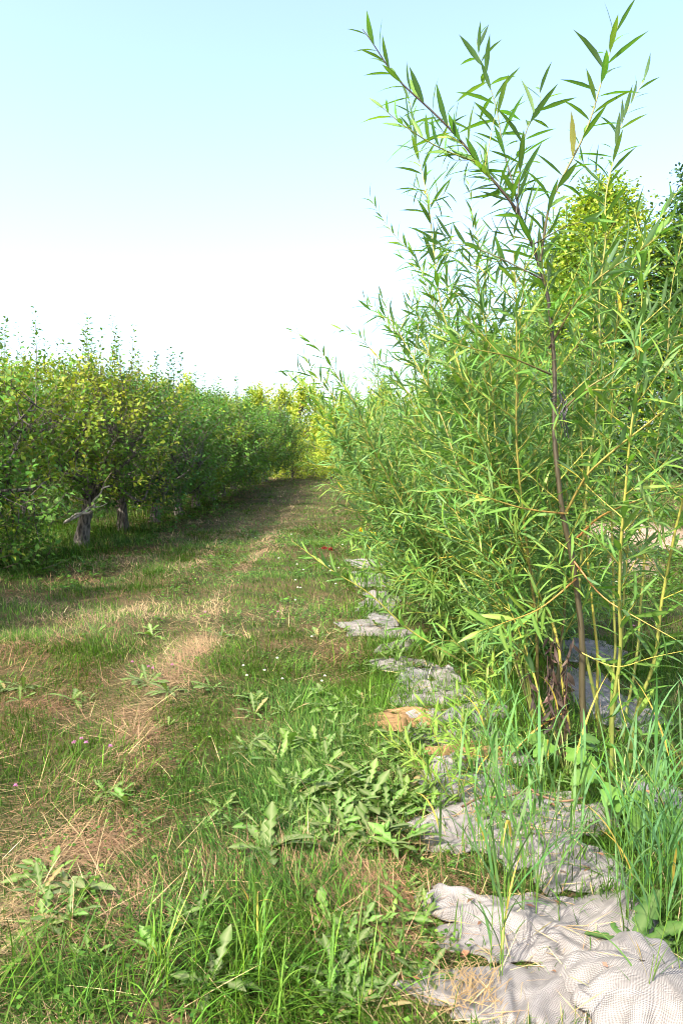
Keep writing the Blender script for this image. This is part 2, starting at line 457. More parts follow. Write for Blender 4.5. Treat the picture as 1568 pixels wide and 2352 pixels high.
ZONES = []
for (px, py, rx, ry, am) in [(190, 1945, .30, .22, .75), (330, 2090, .30, .14, .45), (260, 2190, .25, .10, .5), (140, 1620, .6, .35, .55), (340, 1545, .35, .3, .5), (470, 1420, .5, .5, .4), (320, 1700, .22, .5, .5), (860, 2120, .28, .22, .55), (760, 1990, .3, .2, .4), (900, 2280, .2, .12, .4), (780, 1480, .4, .5, .35),
                             (260, 1730, .22, .35, -.5), (130, 1760, .35, .25, -.3), (380, 2260, .55, .18, -.5), (80, 2250, .3, .2, -.4), (560, 1830, .4, .5, -.3), (650, 1600, .4, .8, -.25), (640, 1330, .5, 2.5, -.35)]:
    p = gpt(px, py); ZONES.append((p.x, p.y, rx, ry, am))
def dryness(X, Y):
    """share of dry straw at a place: mown stripes along the path plus patches"""
    n1 = fbm(X * 1.1 + 5, Y * .55 + 3, 4); n2 = fbm(X * 3.1 + 40, Y * 2.2 + 11, 3)
    d = 0.24 + 1.0 * (n1 - .5) + 1.2 * (n2 - .5)
    d = d + (.42 + .5 * n2) * np.exp(-((X + 1.12 + .08 * np.sin(Y * .8)) / .14) ** 2) * sst(3, 5, Y)
    d = d + .45 * np.exp(-((X + 1.95) / .22) ** 2) * sst(5, 9, Y)
    d = d + .42 * np.exp(-((X + 3.2) / .5) ** 2) * sst(7, 9, Y)
    for px, py, rx, ry, am in ZONES:
        d = d + am * np.exp(-(((X - px) / rx) ** 2 + ((Y - py) / ry) ** 2))
    d = d - .4 * sst(.75, 1.1, X) * (1 - sst(9, 14, Y))
    return np.clip(d, 0.02, .95)

def blades(acc, X, Y, L, W, az, lean, bend, C, levels=3):
    n = len(X); k = levels
    P = np.stack([X, Y, hgt(X, Y) - .004], -1)
    H = np.stack([np.cos(az), np.sin(az), np.zeros(n)], -1)
    Sd = np.stack([-np.sin(az), np.cos(az), np.zeros(n)], -1)
    pts = [P]
    th = lean.copy()
    for i in range(k):
        step = (L / k)[:, None]
        P = P + step * (H * np.sin(th)[:, None] + np.array([0, 0, 1.]) * np.cos(th)[:, None])
        pts.append(P); th = th + bend / k
    V = []
    for i in range(k):
        w = (W * (1 - .8 * (i / k) ** 1.6) * .5)[:, None]
        V += [pts[i] - Sd * w, pts[i] + Sd * w]
    V.append(pts[k])
    V = np.stack(V, 1)
    F = []
    for i in range(k - 1):
        F.append((2 * i, 2 * i + 1, 2 * i + 3, 2 * i + 2))
    F.append((2 * k - 2, 2 * k - 1, 2 * k))
    flat = np.concatenate([np.array(f) for f in F]); tot = np.array([len(f) for f in F])
    kk = 2 * k + 1
    acc.add(V, flat[None] + (np.arange(n) * kk)[:, None], np.tile(tot, n), np.repeat(C[:, None], kk, 1))

def scatter(n, y0, y1, power, xl=None, xr=None):
    """points in the view wedge plus a margin, density falling with distance"""
    u = RNG.random(n)
    e = 2 - power
    Y = (y0 ** e + u * (y1 ** e - y0 ** e)) ** (1 / e)
    lo = -.49 * Y - .6; hi = .50 * Y + .6
    if xl is not None: lo = np.maximum(lo, xl)
    if xr is not None: hi = np.minimum(hi, xr)
    X = lo + RNG.random(n) * (hi - lo)
    return X, Y

def var(base, n, s=.25, hue=.10):
    base = np.asarray(base, float)
    b = np.exp(RNG.normal(0, s, (n, 1)))
    h = 1 + RNG.normal(0, hue, (n, 3)) * np.array([1, .35, .8])
    return np.clip(base * b * h, .004, .9)

def build_grass():
    g = Acc(); s = Acc()
    for (n, y0, y1, pw, lv) in [(300000, 1.5, 6.5, 1.25, 3), (190000, 6.5, 18, 1.2, 2), (150000, 18, 58, 1.2, 2)]:
        X, Y = scatter(n, y0, y1, pw)
        keep = sack_cover(X, Y) < .10 + .5 * RNG.random(n) ** 2 + .75 * sst(3.0, 5.0, Y) * RNG.random(n)
        keep &= soil_amount(X, Y) < .25 + .9 * RNG.random(n) ** 2
        dens = fbm(X * 2.3 + 70, Y * 2.3 + 20, 3)
        keep &= RNG.random(n) < .35 + 1.5 * (dens - .25)
        X = X[keep]; Y = Y[keep]; n = len(X)
        d = dryness(X, Y)
        dry = RNG.random(n) < d
        far = np.maximum(1, Y / 5.0)
        ln = fbm(X * 1.7 + 31, Y * 1.7 + 8, 3)
        sweep = 2.2 * math.pi * fbm(X * .9 + 3, Y * .9 + 90, 2)          # neighbouring blades lie the same way
        az = sweep + RNG.normal(0, .9, n)
        # living blades
        i = ~dry; m = i.sum()
        mow = 1 - .45 * np.exp(-((X[i] + 1.1) / .5) ** 2)
        under = sst(-3.4, -4.6, X[i]) if False else np.clip((-3.3 - X[i]) / 1.2, 0, 1) * sst(9, 12, Y[i])
        L = (.045 + .12 * np.clip(ln[i] - .25, 0, 1) * RNG.random(m) + .05 * RNG.random(m) ** 3) * mow * (1 + .10 * np.minimum(far[i], 5)) * (1 + 3.0 * under * RNG.random(m))
        tint = fbm(X[i] * 1.5 + 11, Y[i] * 1.5 + 51, 3)[:, None]
        cold = np.clip((tint - .46) * 6, 0, 1)
        C = var((.058, .128, .013), m, .45) * (1 - cold) + var((.052, .118, .020), m, .42) * cold
        pale = RNG.random(m) < .12
        C[pale] = var((.17, .21, .055), pale.sum(), .3)
        blades(g, X[i], Y[i], L, (.0024 + .0026 * RNG.random(m)) * far[i] ** .85, az[i], np.abs(RNG.normal(.65, .4, m)), RNG.normal(.9, .5, m), C, lv)
        # dead straw, mostly lying
        i = dry; m = i.sum()
        flat = RNG.random(m) < .90
        L = (.06 + .13 * RNG.random(m)) * (1 + .1 * np.minimum(far[i], 5))
        tn = fbm(X[i] * .9 + 61, Y[i] * .9 + 5, 3)[:, None]
        redd = np.clip((tn - .44) * 6, 0, 1) * (1 - .5 * np.exp(-((X[i] + 1.12) / .25) ** 2))[:, None]
        C = var((.30, .22, .118), m, .5, .06) * (1 - redd) + var((.24, .14, .08), m, .45, .06) * redd
        lean = np.where(flat, RNG.normal(1.42, .12, m), np.abs(RNG.normal(.95, .25, m)))
        blades(s, X[i], Y[i], L, (.0020 + .0018 * RNG.random(m)) * far[i] ** .85, az[i] + RNG.normal(0, .8, m), lean, RNG.normal(.15, .2, m), C, min(lv, 2))
    # long rank blades, swept over in tufts
    for (px, py, sx, sy, n, a0, L0) in [(330, 2280, .30, .13, 900, -.5, .24), (90, 2270, .22, .14, 700, .9, .22), (580, 2300, .16, .10, 500, .2, .26), (480, 2080, .22, .16, 420, .3, .18), (180, 1770, .16, .28, 900, .7, .17), (330, 1800, .14, .16, 420, .5, .15), (740, 2080, .10, .12, 260, .8, .2), (650, 1900, .2, .25, 520, .4, .15), (860, 1960, .2, .2, 360, 1.0, .17), (960, 2240, .1, .12, 240, 2.0, .2), (900, 1560, .4, .5, 700, 1.5, .2), (860, 1430, .5, .8, 700, 1.5, .22), (850, 1340, .5, .8, 500, 1.5, .24), (60, 1480, .5, .3, 500, .5, .15), (430, 1600, .3, .5, 500, .6, .13), (1260, 1620, .5, .3, 500, 1., .3), (1450, 1720, .4, .4, 700, .5, .28), (1540, 2000, .15, .2, 300, 1., .35)]:
        n = int(n * (.24 if L0 < .28 else .6)); c = gpt(px, py); X = c.x + RNG.normal(0, sx * 1.15, n); Y = c.y + RNG.normal(0, sy, n)
        k = sack_cover(X, Y) < .1 + .6 * RNG.random(n) * (c.y > 4.6); X = X[k]; Y = Y[k]; n = len(X)
        blades(g, X, Y, L0 * RNG.uniform(.45, 1.2, n), RNG.uniform(.0028, .0062, n), a0 + RNG.normal(0, 1.2, n), np.abs(RNG.normal(.8, .4, n)), RNG.normal(1.2, .6, n), var((.068, .145, .015), n, .45), 5)
    for (px, py, n, L0) in [(1130, 1880, 260, .16), (1060, 1780, 260, .16), (1010, 1680, 300, .18), (950, 1590, 350, .18), (900, 1500, 350, .2), (865, 1410, 350, .22), (845, 1340, 350, .24), (1180, 1700, 500, .25), (1250, 2040, 120, .14), (1330, 1920, 200, .18)]:
        c = gpt(px, py); X = c.x + RNG.normal(0, .22, n); Y = c.y + RNG.normal(0, .28, n)
        blades(g, X, Y, L0 * RNG.uniform(.6, 1.5, n), RNG.uniform(.003, .0065, n) * max(1, c.y / 5), RNG.random(n) * 6.283, np.abs(RNG.normal(.5, .4, n)), RNG.normal(1.0, .6, n), var((.068, .145, .015), n, .45), 4)
    X, Y = scatter(1500, 1.5, 8, 1.2, None, .75)
    k = RNG.random(1500) < .25 + dryness(X, Y); X = X[k]; Y = Y[k]; n = len(X)
    blades(s, X, Y, RNG.uniform(.15, .42, n), np.full(n, .0032), RNG.random(n) * 6.283, RNG.normal(1.38, .12, n), RNG.normal(.2, .15, n), var((.48, .37, .19), n, .25, .05), 3)
    tag(g.build('grass', M_GRASS), kind='stuff')
    tag(s.build('dry_grass', M_STRAW), kind='stuff')
    # clover and small broad-leaved ground cover
    w = Acc()
    for (n, y0, y1, pw, xl, xr, sz) in [(2600, 1.7, 7, 1.2, -2, 4.5, .016), (7000, 7, 20, 1.2, -2, 9, .030), (5500, 8, 32, 1.0, 2.5, 16, .045), (2500, 9, 30, 1.0, -9, -3, .05)]:
        X, Y = scatter(n, y0, y1, pw, xl, xr)
        k = (sack_cover(X, Y) < .05) & (fbm(X * 1.6 + 7, Y * 1.6 + 77, 3) > .44) & (soil_amount(X, Y) < .3)
        X = X[k]; Y = Y[k]; n = len(X)
        far = np.maximum(1, Y / 7)
        for q in range(3):
            a = RNG.random(n) * 6.283
            P = np.stack([X, Y, hgt(X, Y) + (.02 + .05 * RNG.random(n)) * far ** .5], -1)
            D = np.stack([np.cos(a), np.sin(a), .1 + .4 * RNG.random(n)], -1)
            N = np.stack([RNG.normal(0, .3, n), RNG.normal(0, .3, n), np.ones(n)], -1)
            L = sz * (.7 + .7 * RNG.random(n)) * far ** .5
            leaves(w, P, D, N, L, L * .8, var((.07, .145, .02), n, .35), T_OV2, .2)
    tag(w.build('clover_cover', M_WEED), kind='stuff')
build_grass()

# ------------------------------------------------------------------ burlap sacks
def build_sack(c, ux, uy, mk, rot, hz, lab, i):
    n = 70 if ux > .35 else 40
    rs = np.random.default_rng(100 + i)
    u = np.linspace(-1, 1, n); U, V = np.meshgrid(u, u)
    ox, oy = rs.random(2) * 50
    # irregular cloth outline
    ang = np.arctan2(V, U)
    rad = 1.05 + .16 * np.sin(2 * ang + ox) + .12 * np.sin(3 * ang + oy) + .09 * np.sin(5 * ang + ox * 2) + .06 * np.sin(8 * ang + oy * 3) + .05 * np.sin(15 * ang + ox * 3)
    sq = np.maximum(np.abs(U), np.abs(V)); rr = np.sqrt(U ** 2 + V ** 2) + 1e-6
    k = (sq / rr) ** .35
    x = U * k * rad * ux / 2; y = V * k * rad * uy / 2
    ca, sa = math.cos(rot), math.sin(rot)
    x, y = x * ca - y * sa * .6, y * ca + x * sa * .35
    edge = np.clip(1 - sq, 0, 1)
    z = hz * .75 * np.clip(fbm(x * 3 + ox, y * 4 + oy, 2) - .25, 0, 1) * np.clip(edge * 2.5, 0, 1) + .010
    if hz > .1: z = z + hz * .9 * np.clip(1 - rr ** 2 * .8, 0, 1) ** .8
    # creases: long soft folds, one flank steeper
    for q in range(8):
        th_ = rs.uniform(-.9, .9) + (1.2 if q % 3 == 0 else 0); px_ = rs.uniform(-.4, .4) * ux; py_ = rs.uniform(-.4, .4) * uy
        dl = (x - px_) * math.cos(th_) + (y - py_) * math.sin(th_); dn = -(x - px_) * math.sin(th_) + (y - py_) * math.cos(th_)
        dn = dn + .03 * np.sin(dl * 7 + q)
        wd = rs.uniform(.03, .065); ln_ = rs.uniform(.15, .4)
        prof = np.where(dn > 0, np.exp(-(dn / wd) ** 2), np.exp(-(dn / (wd * .5)) ** 2))
        z = np.maximum(z, z * .4 + min(hz, .07) * rs.uniform(.35, .8) * prof * np.exp(-(dl / ln_) ** 2) * np.clip(edge * 5 + .1, 0, 1))
    z = z + .007 * (fbm(x * 13 + ox, y * 13 + oy, 2) - .4)
    z = z + .3 * hz * np.exp(-((sq - .93) / .05) ** 2) * np.clip(fbm(U * 2 + ox, V * 2 + oy, 2) - .4, 0, 1) * 2
    X = x + c.x; Y = y + c.y
    for _ in range(2):
        zp = np.pad(z, 1, mode='edge'); z = (zp[:-2, 1:-1] + zp[2:, 1:-1] + zp[1:-1, :-2] + zp[1:-1, 2:] + 2 * z) / 6
    Z = hgt(X, Y) + z + .004
    P = np.stack([X - c.x, Y - c.y, Z - c.z], -1).reshape(-1, 3)
    jj = np.arange(n - 1)[:, None] * n; kk = np.arange(n - 1)[None]
    q = np.stack([jj + kk, jj + kk + 1, jj + n + kk + 1, jj + n + kk], -1).reshape(-1)
    a = Acc(); a.add(P, q, np.full((n - 1) ** 2, 4), np.ones((n * n, 3)))
    mat = {'p': M_BURLAP, 't': M_BURLAP_TAN, 'g': M_BURLAP_GREY}[mk]
    me = a.mesh('burlap_sack', mat)
    uvl = me.uv_layers.new(name='uv')
    li = np.empty(len(me.loops), np.int32); me.loops.foreach_get('vertex_index', li)
    # cloth coordinates follow the surface
    s1 = np.zeros((n, n)); s2 = np.zeros((n, n))
    PP = P.reshape(n, n, 3)
    s1[:, 1:] = np.cumsum(np.linalg.norm(np.diff(PP, axis=1), axis=-1), 1)
    s2[1:, :] = np.cumsum(np.linalg.norm(np.diff(PP, axis=0), axis=-1), 0)
    s1 = s1 - s1[:, n // 2:n // 2 + 1]; s2 = s2 - s2[n // 2:n // 2 + 1]
    uvl.data.foreach_set('uv', np.stack([s1.ravel()[li], s2.ravel()[li]], -1).astype(np.float32).ravel())
    o = bpy.data.objects.new('burlap_sack', me); COL.objects.link(o); o.location = c
    sol = o.modifiers.new('thickness', 'SOLIDIFY'); sol.thickness = .006; sol.offset = -1
    k_ = rs.integers(0, n * n, int(70 * ux / max(c.y / 3, 1)))
    LITTER.append(P[k_] + np.array(c) + np.array([0, 0, .006]))
    return tag(o, lab, 'sack', 'half buried rags along the strip' if 'half buried' in lab else 'burlap sacks laid along the willow row')
LITTER = []
sack_obj = [build_sack(*s, i) for i, s in enumerate(SK)]

LP = np.concatenate(LITTER); n = len(LP); la = RNG.random(n) * 6.283
lt = Acc()
leaves(lt, LP, np.stack([np.cos(la), np.sin(la), RNG.normal(0, .12, n)], -1), np.array([[0, 0, 1.]]) + RNG.normal(0, .15, (n, 3)), RNG.uniform(.04, .2, n), RNG.uniform(.0025, .005, n), var((.42, .30, .14), n, .35), T_RH, .03)
k = RNG.random(n) < .16; m = k.sum()
leaves(lt, LP[k], RNG.normal(0, 1, (m, 3)) * np.array([1, 1, .2]), np.array([[0, 0, 1.]]) + RNG.normal(0, .3, (m, 3)), RNG.uniform(.025, .07, m), RNG.uniform(.010, .022, m), var((.20, .11, .06), m, .35), T_OV2, .3)
tag(lt.build('straw_litter', M_STRAW), kind='stuff')
# frayed straw bundle on the lowest sack, rope along a fold
def lines_obj(name, mat, items, label, cat, loc, group=None):
    a = Acc()
    for P, r, col in items: tube(a, np.asarray(P), r, col, 5)
    o = a.build(name, mat, origin=loc)
    return tag(o, label, cat, group)
c = gpt(1085, 2300)
it = []
for k in range(75):
    a0 = random.uniform(-.5, .9) + math.pi * .35; l = random.uniform(.06, .16)
    p0 = np.array([c.x + random.gauss(.0, .05), c.y + random.gauss(0, .05), c.z + random.uniform(.03, .07)])
    d = np.array([math.cos(a0), math.sin(a0), random.uniform(-.25, .15)]) * l
    it.append((smooth_path([p0 - d * .5, p0 + np.array([0, 0, random.uniform(0, .02)]), p0 + d * .5], 3), .0010, (.36, .25, .12)))
lines_obj('frayed_straw', M_STRAW, it, 'frayed bundle of straw coloured fibre at the sack corner', 'straw', c)
p = [gpt(x, y) + Vector((0, 0, .095)) for x, y in [(1060, 1905), (1105, 1882), (1160, 1880), (1215, 1862), (1235, 1875), (1290, 1890), (1340, 1882)]]
lines_obj('rope', M_WOOD, [(smooth_path(p, 5), .0055, (.16, .09, .05))], 'thin brown rope across the folded pale sack', 'rope', p[0])

# ------------------------------------------------------------------ willows
YG = (.30, .27, .045)      # yellow green young bark
BRN = (.028, .017, .009)
GRN = (.13, .16, .035)

def willow_leaf_run(lf, P, s, q, scale, rs, col, T, spin=None, wr=(.125, .16), dr=(.05, .30)):
    x, t = at_len(P, s, q)
    n = len(q)
    if spin is None: spin = rs.random() * 6.28
    ang = spin + np.arange(n) * 2.4 + rs.normal(0, .25, n)
    rad = perp_dirs(t, ang)
    op = rs.normal(.85, .16, n)[:, None]
    rem = (s[-1] - q) / max(s[-1], .01)
    op = op * (.55 + .45 * np.clip(rem * 4, 0, 1))[:, None]
    D = t * np.cos(op) + rad * np.sin(op)
    D[:, 2] -= .10
    N = t * 1.0 - rad * .35 + np.array([0, 0, .45]) + rs.normal(0, .22, (n, 3))
    L = scale * (.6 + .4 * np.clip(rem * 6, 0, 1)) * rs.uniform(.75, 1.15, n)
    b = np.exp(rs.normal(0, .20, (n, 1)))
    C = np.asarray(col) * b * (1 + rs.normal(0, .08, (n, 3)) * np.array([1.2, .4, .6]))
    young = rs.random(n) < .10
    C[young] = np.array([.19, .29, .045])
    yel = rs.random(n) < .006
    C[yel] = np.array([.55, .40, .04])
    leaves(lf, x, D, N, L, L * rs.uniform(wr[0], wr[1], n), np.clip(C, .01, .8), T, rs.uniform(dr[0], dr[1], n), (.28, .38, .09), .3)

def willow(name, label, base, stems, seed, T=T_WIL, leaf=.165, spc=.030, col=(.074, .178, .027), group='willow shrubs in the right hand row'):
    """stems: dicts P (world points), r0, r1, c0, c1, lf=(from,to) share with leaves, sh=(from,to,spacing,len) side shoots"""
    rs = np.random.default_rng(seed)
    root = thing(name, label, 'willow', base, group)
    lf = Acc(); b = np.array(base, float); col = np.asarray(col)
    for st in stems:
        a = Acc()
        P = smooth_path(st['P'], 5); s = seglen(P); wob = min(1, s[-1] / 2)
        P = P + (np.stack([vnoise(s * 3 + seed, s * 0 + i * 9.7) for i in range(3)], -1) - .5) * .03 * np.clip(s / s[-1] * 4, 0, 1)[:, None]
        t = (s / s[-1])[:, None]
        col_s = np.asarray(st['c0']) * (1 - t) + np.asarray(st['c1']) * t
        tube(a, P, (st['r0'] * (1 - t) ** .8 + st['r1'])[:, 0], col_s, 7)
        f0, f1 = st.get('lf', (.45, 1))
        if f1 > f0:
            q = np.arange(f0 * s[-1], f1 * s[-1] - .01, spc) + rs.normal(0, .004, len(np.arange(f0 * s[-1], f1 * s[-1] - .01, spc)))
            willow_leaf_run(lf, P, s, q, leaf * st.get('ls', 1.0), rs, col, T)
        if 'sh' in st:
            h0, h1, hs, hl = st['sh']
            q = np.arange(h0 * s[-1], h1 * s[-1], hs)
            if len(q):
                q = q + rs.normal(0, hs * .25, len(q))
                x, tt = at_len(P, s, q)
                ang = rs.random() * 6.28 + np.arange(len(q)) * 2.4 + rs.normal(0, .4, len(q))
                rad = perp_dirs(tt, ang)
                for k in range(len(q)):
                    ln = hl * rs.uniform(.45, 1.15) * (1 - .55 * (q[k] / s[-1]) ** 2)
                    op = rs.uniform(.6, 1.0)
                    d = tt[k] * math.cos(op) + rad[k] * math.sin(op)
                    d[2] = d[2] * .8 + .10
                    d /= np.linalg.norm(d)
                    e = d + np.array([0, 0, rs.uniform(-.15, .5)]) * .5; e /= np.linalg.norm(e)
                    SP = smooth_path([x[k], x[k] + d * ln * .5, x[k] + d * ln * .5 + e * ln * .5], 4)
                    ss = seglen(SP)
                    tube(a, SP, .0024 * (1 - ss / ss[-1]) + .0009, np.array(YG) * rs.uniform(.7, 1.3), 4)
                    qq = np.arange(.10 * ln, ln, spc * .72); tint = np.array([1., 1., 1.]) * rs.uniform(.8, 1.2) * np.array([rs.uniform(.8, 1.25), 1, rs.uniform(.7, 2.0)])
                    if len(qq): willow_leaf_run(lf, SP, ss, qq, leaf * rs.uniform(.7, 1.0), rs, col * tint, T, None, (.085, .115), (.05, .45))
        a.v = [v - b.astype(np.float32) for v in a.v]
        a.build('stem', M_STEM, root)
    if lf.v:
        lf.v = [v - b.astype(np.float32) for v in lf.v]
        lf.build('foliage', M_WILLOW, root)
    return root

def S_(pts, Y, r0=.006, r1=.0012, c0=GRN, c1=YG, lf=(.3, 1), sh=None, ls=1.0, Y1=None):
    """stem from picture grid points; depth runs from Y to Y1"""
    Y1 = Y if Y1 is None else Y1
    n = len(pts)
    P = [pt(x, y, Y + (Y1 - Y) * i / (n - 1)) for i, (x, y) in enumerate(pts)]
    d = dict(P=P, r0=r0, r1=r1, c0=c0, c1=c1, lf=lf, ls=ls)
    if sh: d['sh'] = sh
    return d

def auto_stems(base, n, seed, h0, h1, spread, shoots=(.10, .92, .062, .6), r=.008, arc=(0, 6.283)):
    rs = np.random.default_rng(seed); out = []
    for k in range(n):
        a = arc[0] + k / n * (arc[1] - arc[0]) + rs.uniform(-.4, .4)
        h = rs.uniform(h0, h1); sp = spread * rs.uniform(.25, 1.0)
        dx, dy = math.cos(a) * sp, math.sin(a) * sp
        b = Vector((base.x + math.cos(a) * .1, base.y + math.sin(a) * .1, base.z))
        P = [b, b + Vector((dx * .30, dy * .30, h * .33)), b + Vector((dx * .66, dy * .66, h * .66)), b + Vector((dx * 1.0 + rs.normal(0, .08), dy * 1.0 + rs.normal(0, .08), h))]
        dark = k % 4 == 0
        out.append(dict(P=P, r0=r * (1.6 if dark else rs.uniform(.8, 1.1)), r1=.001, c0=BRN if dark else GRN, c1=YG, lf=(.45, 1), sh=shoots, ls=1.0))
    return out

baseA = gpt(1375, 1755)
YA = baseA.y
stA = [
    S_([(1345, 1775), (1338, 1600), (1322, 1330), (1292, 1150), (1272, 960), (1265, 800), (1245, 630), (1195, 500), (1090, 370), (985, 250), (900, 165), (826, 68)], YA, .0165, .0016, (.055, .046, .022), BRN, (.56, 1), (.20, .86, .10, .42), 1.3, YA + .1),
    S_([(1240, 600), (1262, 487), (1291, 419), (1328, 325), (1375, 194), (1422, 52)], YA, .006, .0012, BRN, YG, (.12, 1), None, 1.3, YA - .1),
    S_([(1185, 490), (1197, 409), (1212, 293), (1233, 241), (1230, 190)], YA, .004, .001, BRN, GRN, (.1, 1), None, 1.25, YA + .2),
    S_([(1195, 500), (1176, 398), (1144, 283), (1123, 210), (1102, 131), (1094, 82)], YA + .05, .004, .001, BRN, GRN, (.1, 1), None, 1.25, YA + .35),
    S_([(1090, 370), (1000, 330), (930, 285), (870, 240)], YA, .003, .001, GRN, YG, (.1, 1), None, 1.05, YA - .15),
    S_([(1385, 1790), (1378, 1650), (1330, 1440), (1345, 1200), (1360, 1000), (1375, 760), (1385, 560), (1385, 450), (1411, 340), (1432, 283), (1478, 175)], YA + .25, .010, .001, GRN, YG, (.45, 1), (.3, .85, .12, .40), 1.15, YA + .5),
    S_([(1403, 1800), (1411, 1600), (1420, 1440), (1427, 1270), (1443, 1087), (1453, 960), (1466, 746), (1470, 600), (1405, 430), (1400, 300)][:8], YA - .1, .0105, .001, GRN, YG, (.14, 1), (.35, .9, .12, .42), 1.12, YA - .35),
    S_([(1440, 1790), (1462, 1650), (1490, 1537), (1521, 1375), (1553, 1218), (1580, 1100), (1600, 900), (1610, 700)], YA - .05, .010, .001, GRN, YG, (.1, 1), (.4, .9, .14, .45), 1.15, YA - .4),
    S_([(1300, 1175), (1345, 1100), (1401, 1045), (1480, 971), (1568, 893), (1640, 830)], YA, .0065, .001, (.2, .15, .04), YG, (.08, 1), None, 1.05, YA - .5),
    S_([(1325, 1235), (1375, 1190), (1427, 1165), (1506, 1134), (1580, 1104)], YA, .0055, .001, (.26, .11, .035), YG, (.1, 1), None, 1.0, YA - .3),
    S_([(1333, 1775), (1270, 1671), (1233, 1576), (1185, 1440), (1140, 1290), (1120, 1150)], YA + .1, .0065, .001, YG, YG, (.35, 1), (.35, .9, .13, .35), 1.0, YA + .4),
    S_([(1320, 1760), (1291, 1560), (1265, 1427), (1233, 1349), (1197, 1228), (1160, 1134), (1123, 1055), (1102, 982), (1060, 877), (1029, 756), (1000, 640), (985, 520), (971, 409), (950, 293), (930, 215)], YA + .3, .0085, .001, YG, YG, (.38, 1), (.3, .85, .11, .42), 1.15, YA + .9),
    S_([(1370, 1780), (1372, 1640), (1362, 1400), (1354, 1312), (1343, 1113), (1330, 980), (1354, 851), (1370, 700), (1400, 560), (1460, 480)], YA + .5, .0085, .001, YG, YG, (.3, 1), (.3, .9, .11, .45), 1.0, YA + .6),
    S_([(1260, 800), (1330, 690), (1400, 620), (1480, 560), (1540, 500)], YA + .05, .005, .001, BRN, YG, (.15, 1), (.3, .8, .15, .3), 1.1, YA - .3),
    S_([(1265, 860), (1180, 820), (1090, 800), (1000, 775)], YA, .004, .001, BRN, YG, (.1, 1), None, .95, YA - .2),
    S_([(1272, 960), (1340, 900), (1420, 850), (1500, 790), (1570, 760)], YA, .005, .001, BRN, YG, (.15, 1), (.3, .8, .15, .3), 1.05, YA - .25),
    S_([(1300, 1180), (1200, 1165), (1100, 1135), (1010, 1115)], YA, .0045, .001, (.2, .12, .035), YG, (.06, 1), None, 1.0, YA - .3),
    S_([(1322, 1330), (1240, 1400), (1150, 1430), (1080, 1450)], YA, .004, .001, (.3, .14, .04), YG, (.3, 1), None, 1.0, YA - .35),
    S_([(1318, 1290), (1390, 1370), (1470, 1420), (1568, 1480)], YA, .004, .001, (.34, .12, .04), YG, (.15, 1), None, 1.05, YA - .35),
    S_([(1335, 1500), (1420, 1530), (1500, 1510), (1580, 1490)], YA - .05, .003, .0009, YG, YG, (.1, 1), None, .8, YA - .35),
    S_([(1420, 1560), (1430, 1620), (1455, 1700)], YA - .2, .002, .0008, YG, YG, (.05, 1), None, .8, YA - .3),
    S_([(1245, 640), (1150, 590), (1060, 560), (960, 560)], YA, .004, .001, BRN, GRN, (.15, 1), (.3, .8, .16, .25), .95, YA + .3),
    S_([(1225, 560), (1300, 520), (1380, 500)], YA, .003, .001, BRN, GRN, (.15, 1), None, .95, YA - .2),
]
stA += auto_stems(baseA + Vector((-.12, .35, 0)), 9, 29, 1.9, 2.9, 1.0, (.2, .92, .075, .5), .006, (1.5, 3.9))
stA += [S_([(1420, 1790), (1470, 1400), (1500, 1100), (1535, 750), (1570, 480)], YA + .3, .008, .001, GRN, YG, (.4, 1), (.45, .95, .08, .4), 1.0, YA + .3),
    S_([(1400, 1780), (1410, 1300), (1400, 950), (1420, 700), (1500, 520), (1560, 420)], YA + .2, .007, .001, GRN, YG, (.45, 1), (.45, .9, .08, .4), 1.05, YA),
    S_([(1400, 1780), (1440, 1300), (1480, 1000), (1530, 850), (1600, 640)], YA + .6, .007, .001, GRN, YG, (.4, 1), (.4, .95, .08, .4), 1.0, YA + .5)]
willow('willow_shrub', 'tall willow shrub nearest the camera with one dark main trunk and thin yellow stems', baseA, stA, 21)

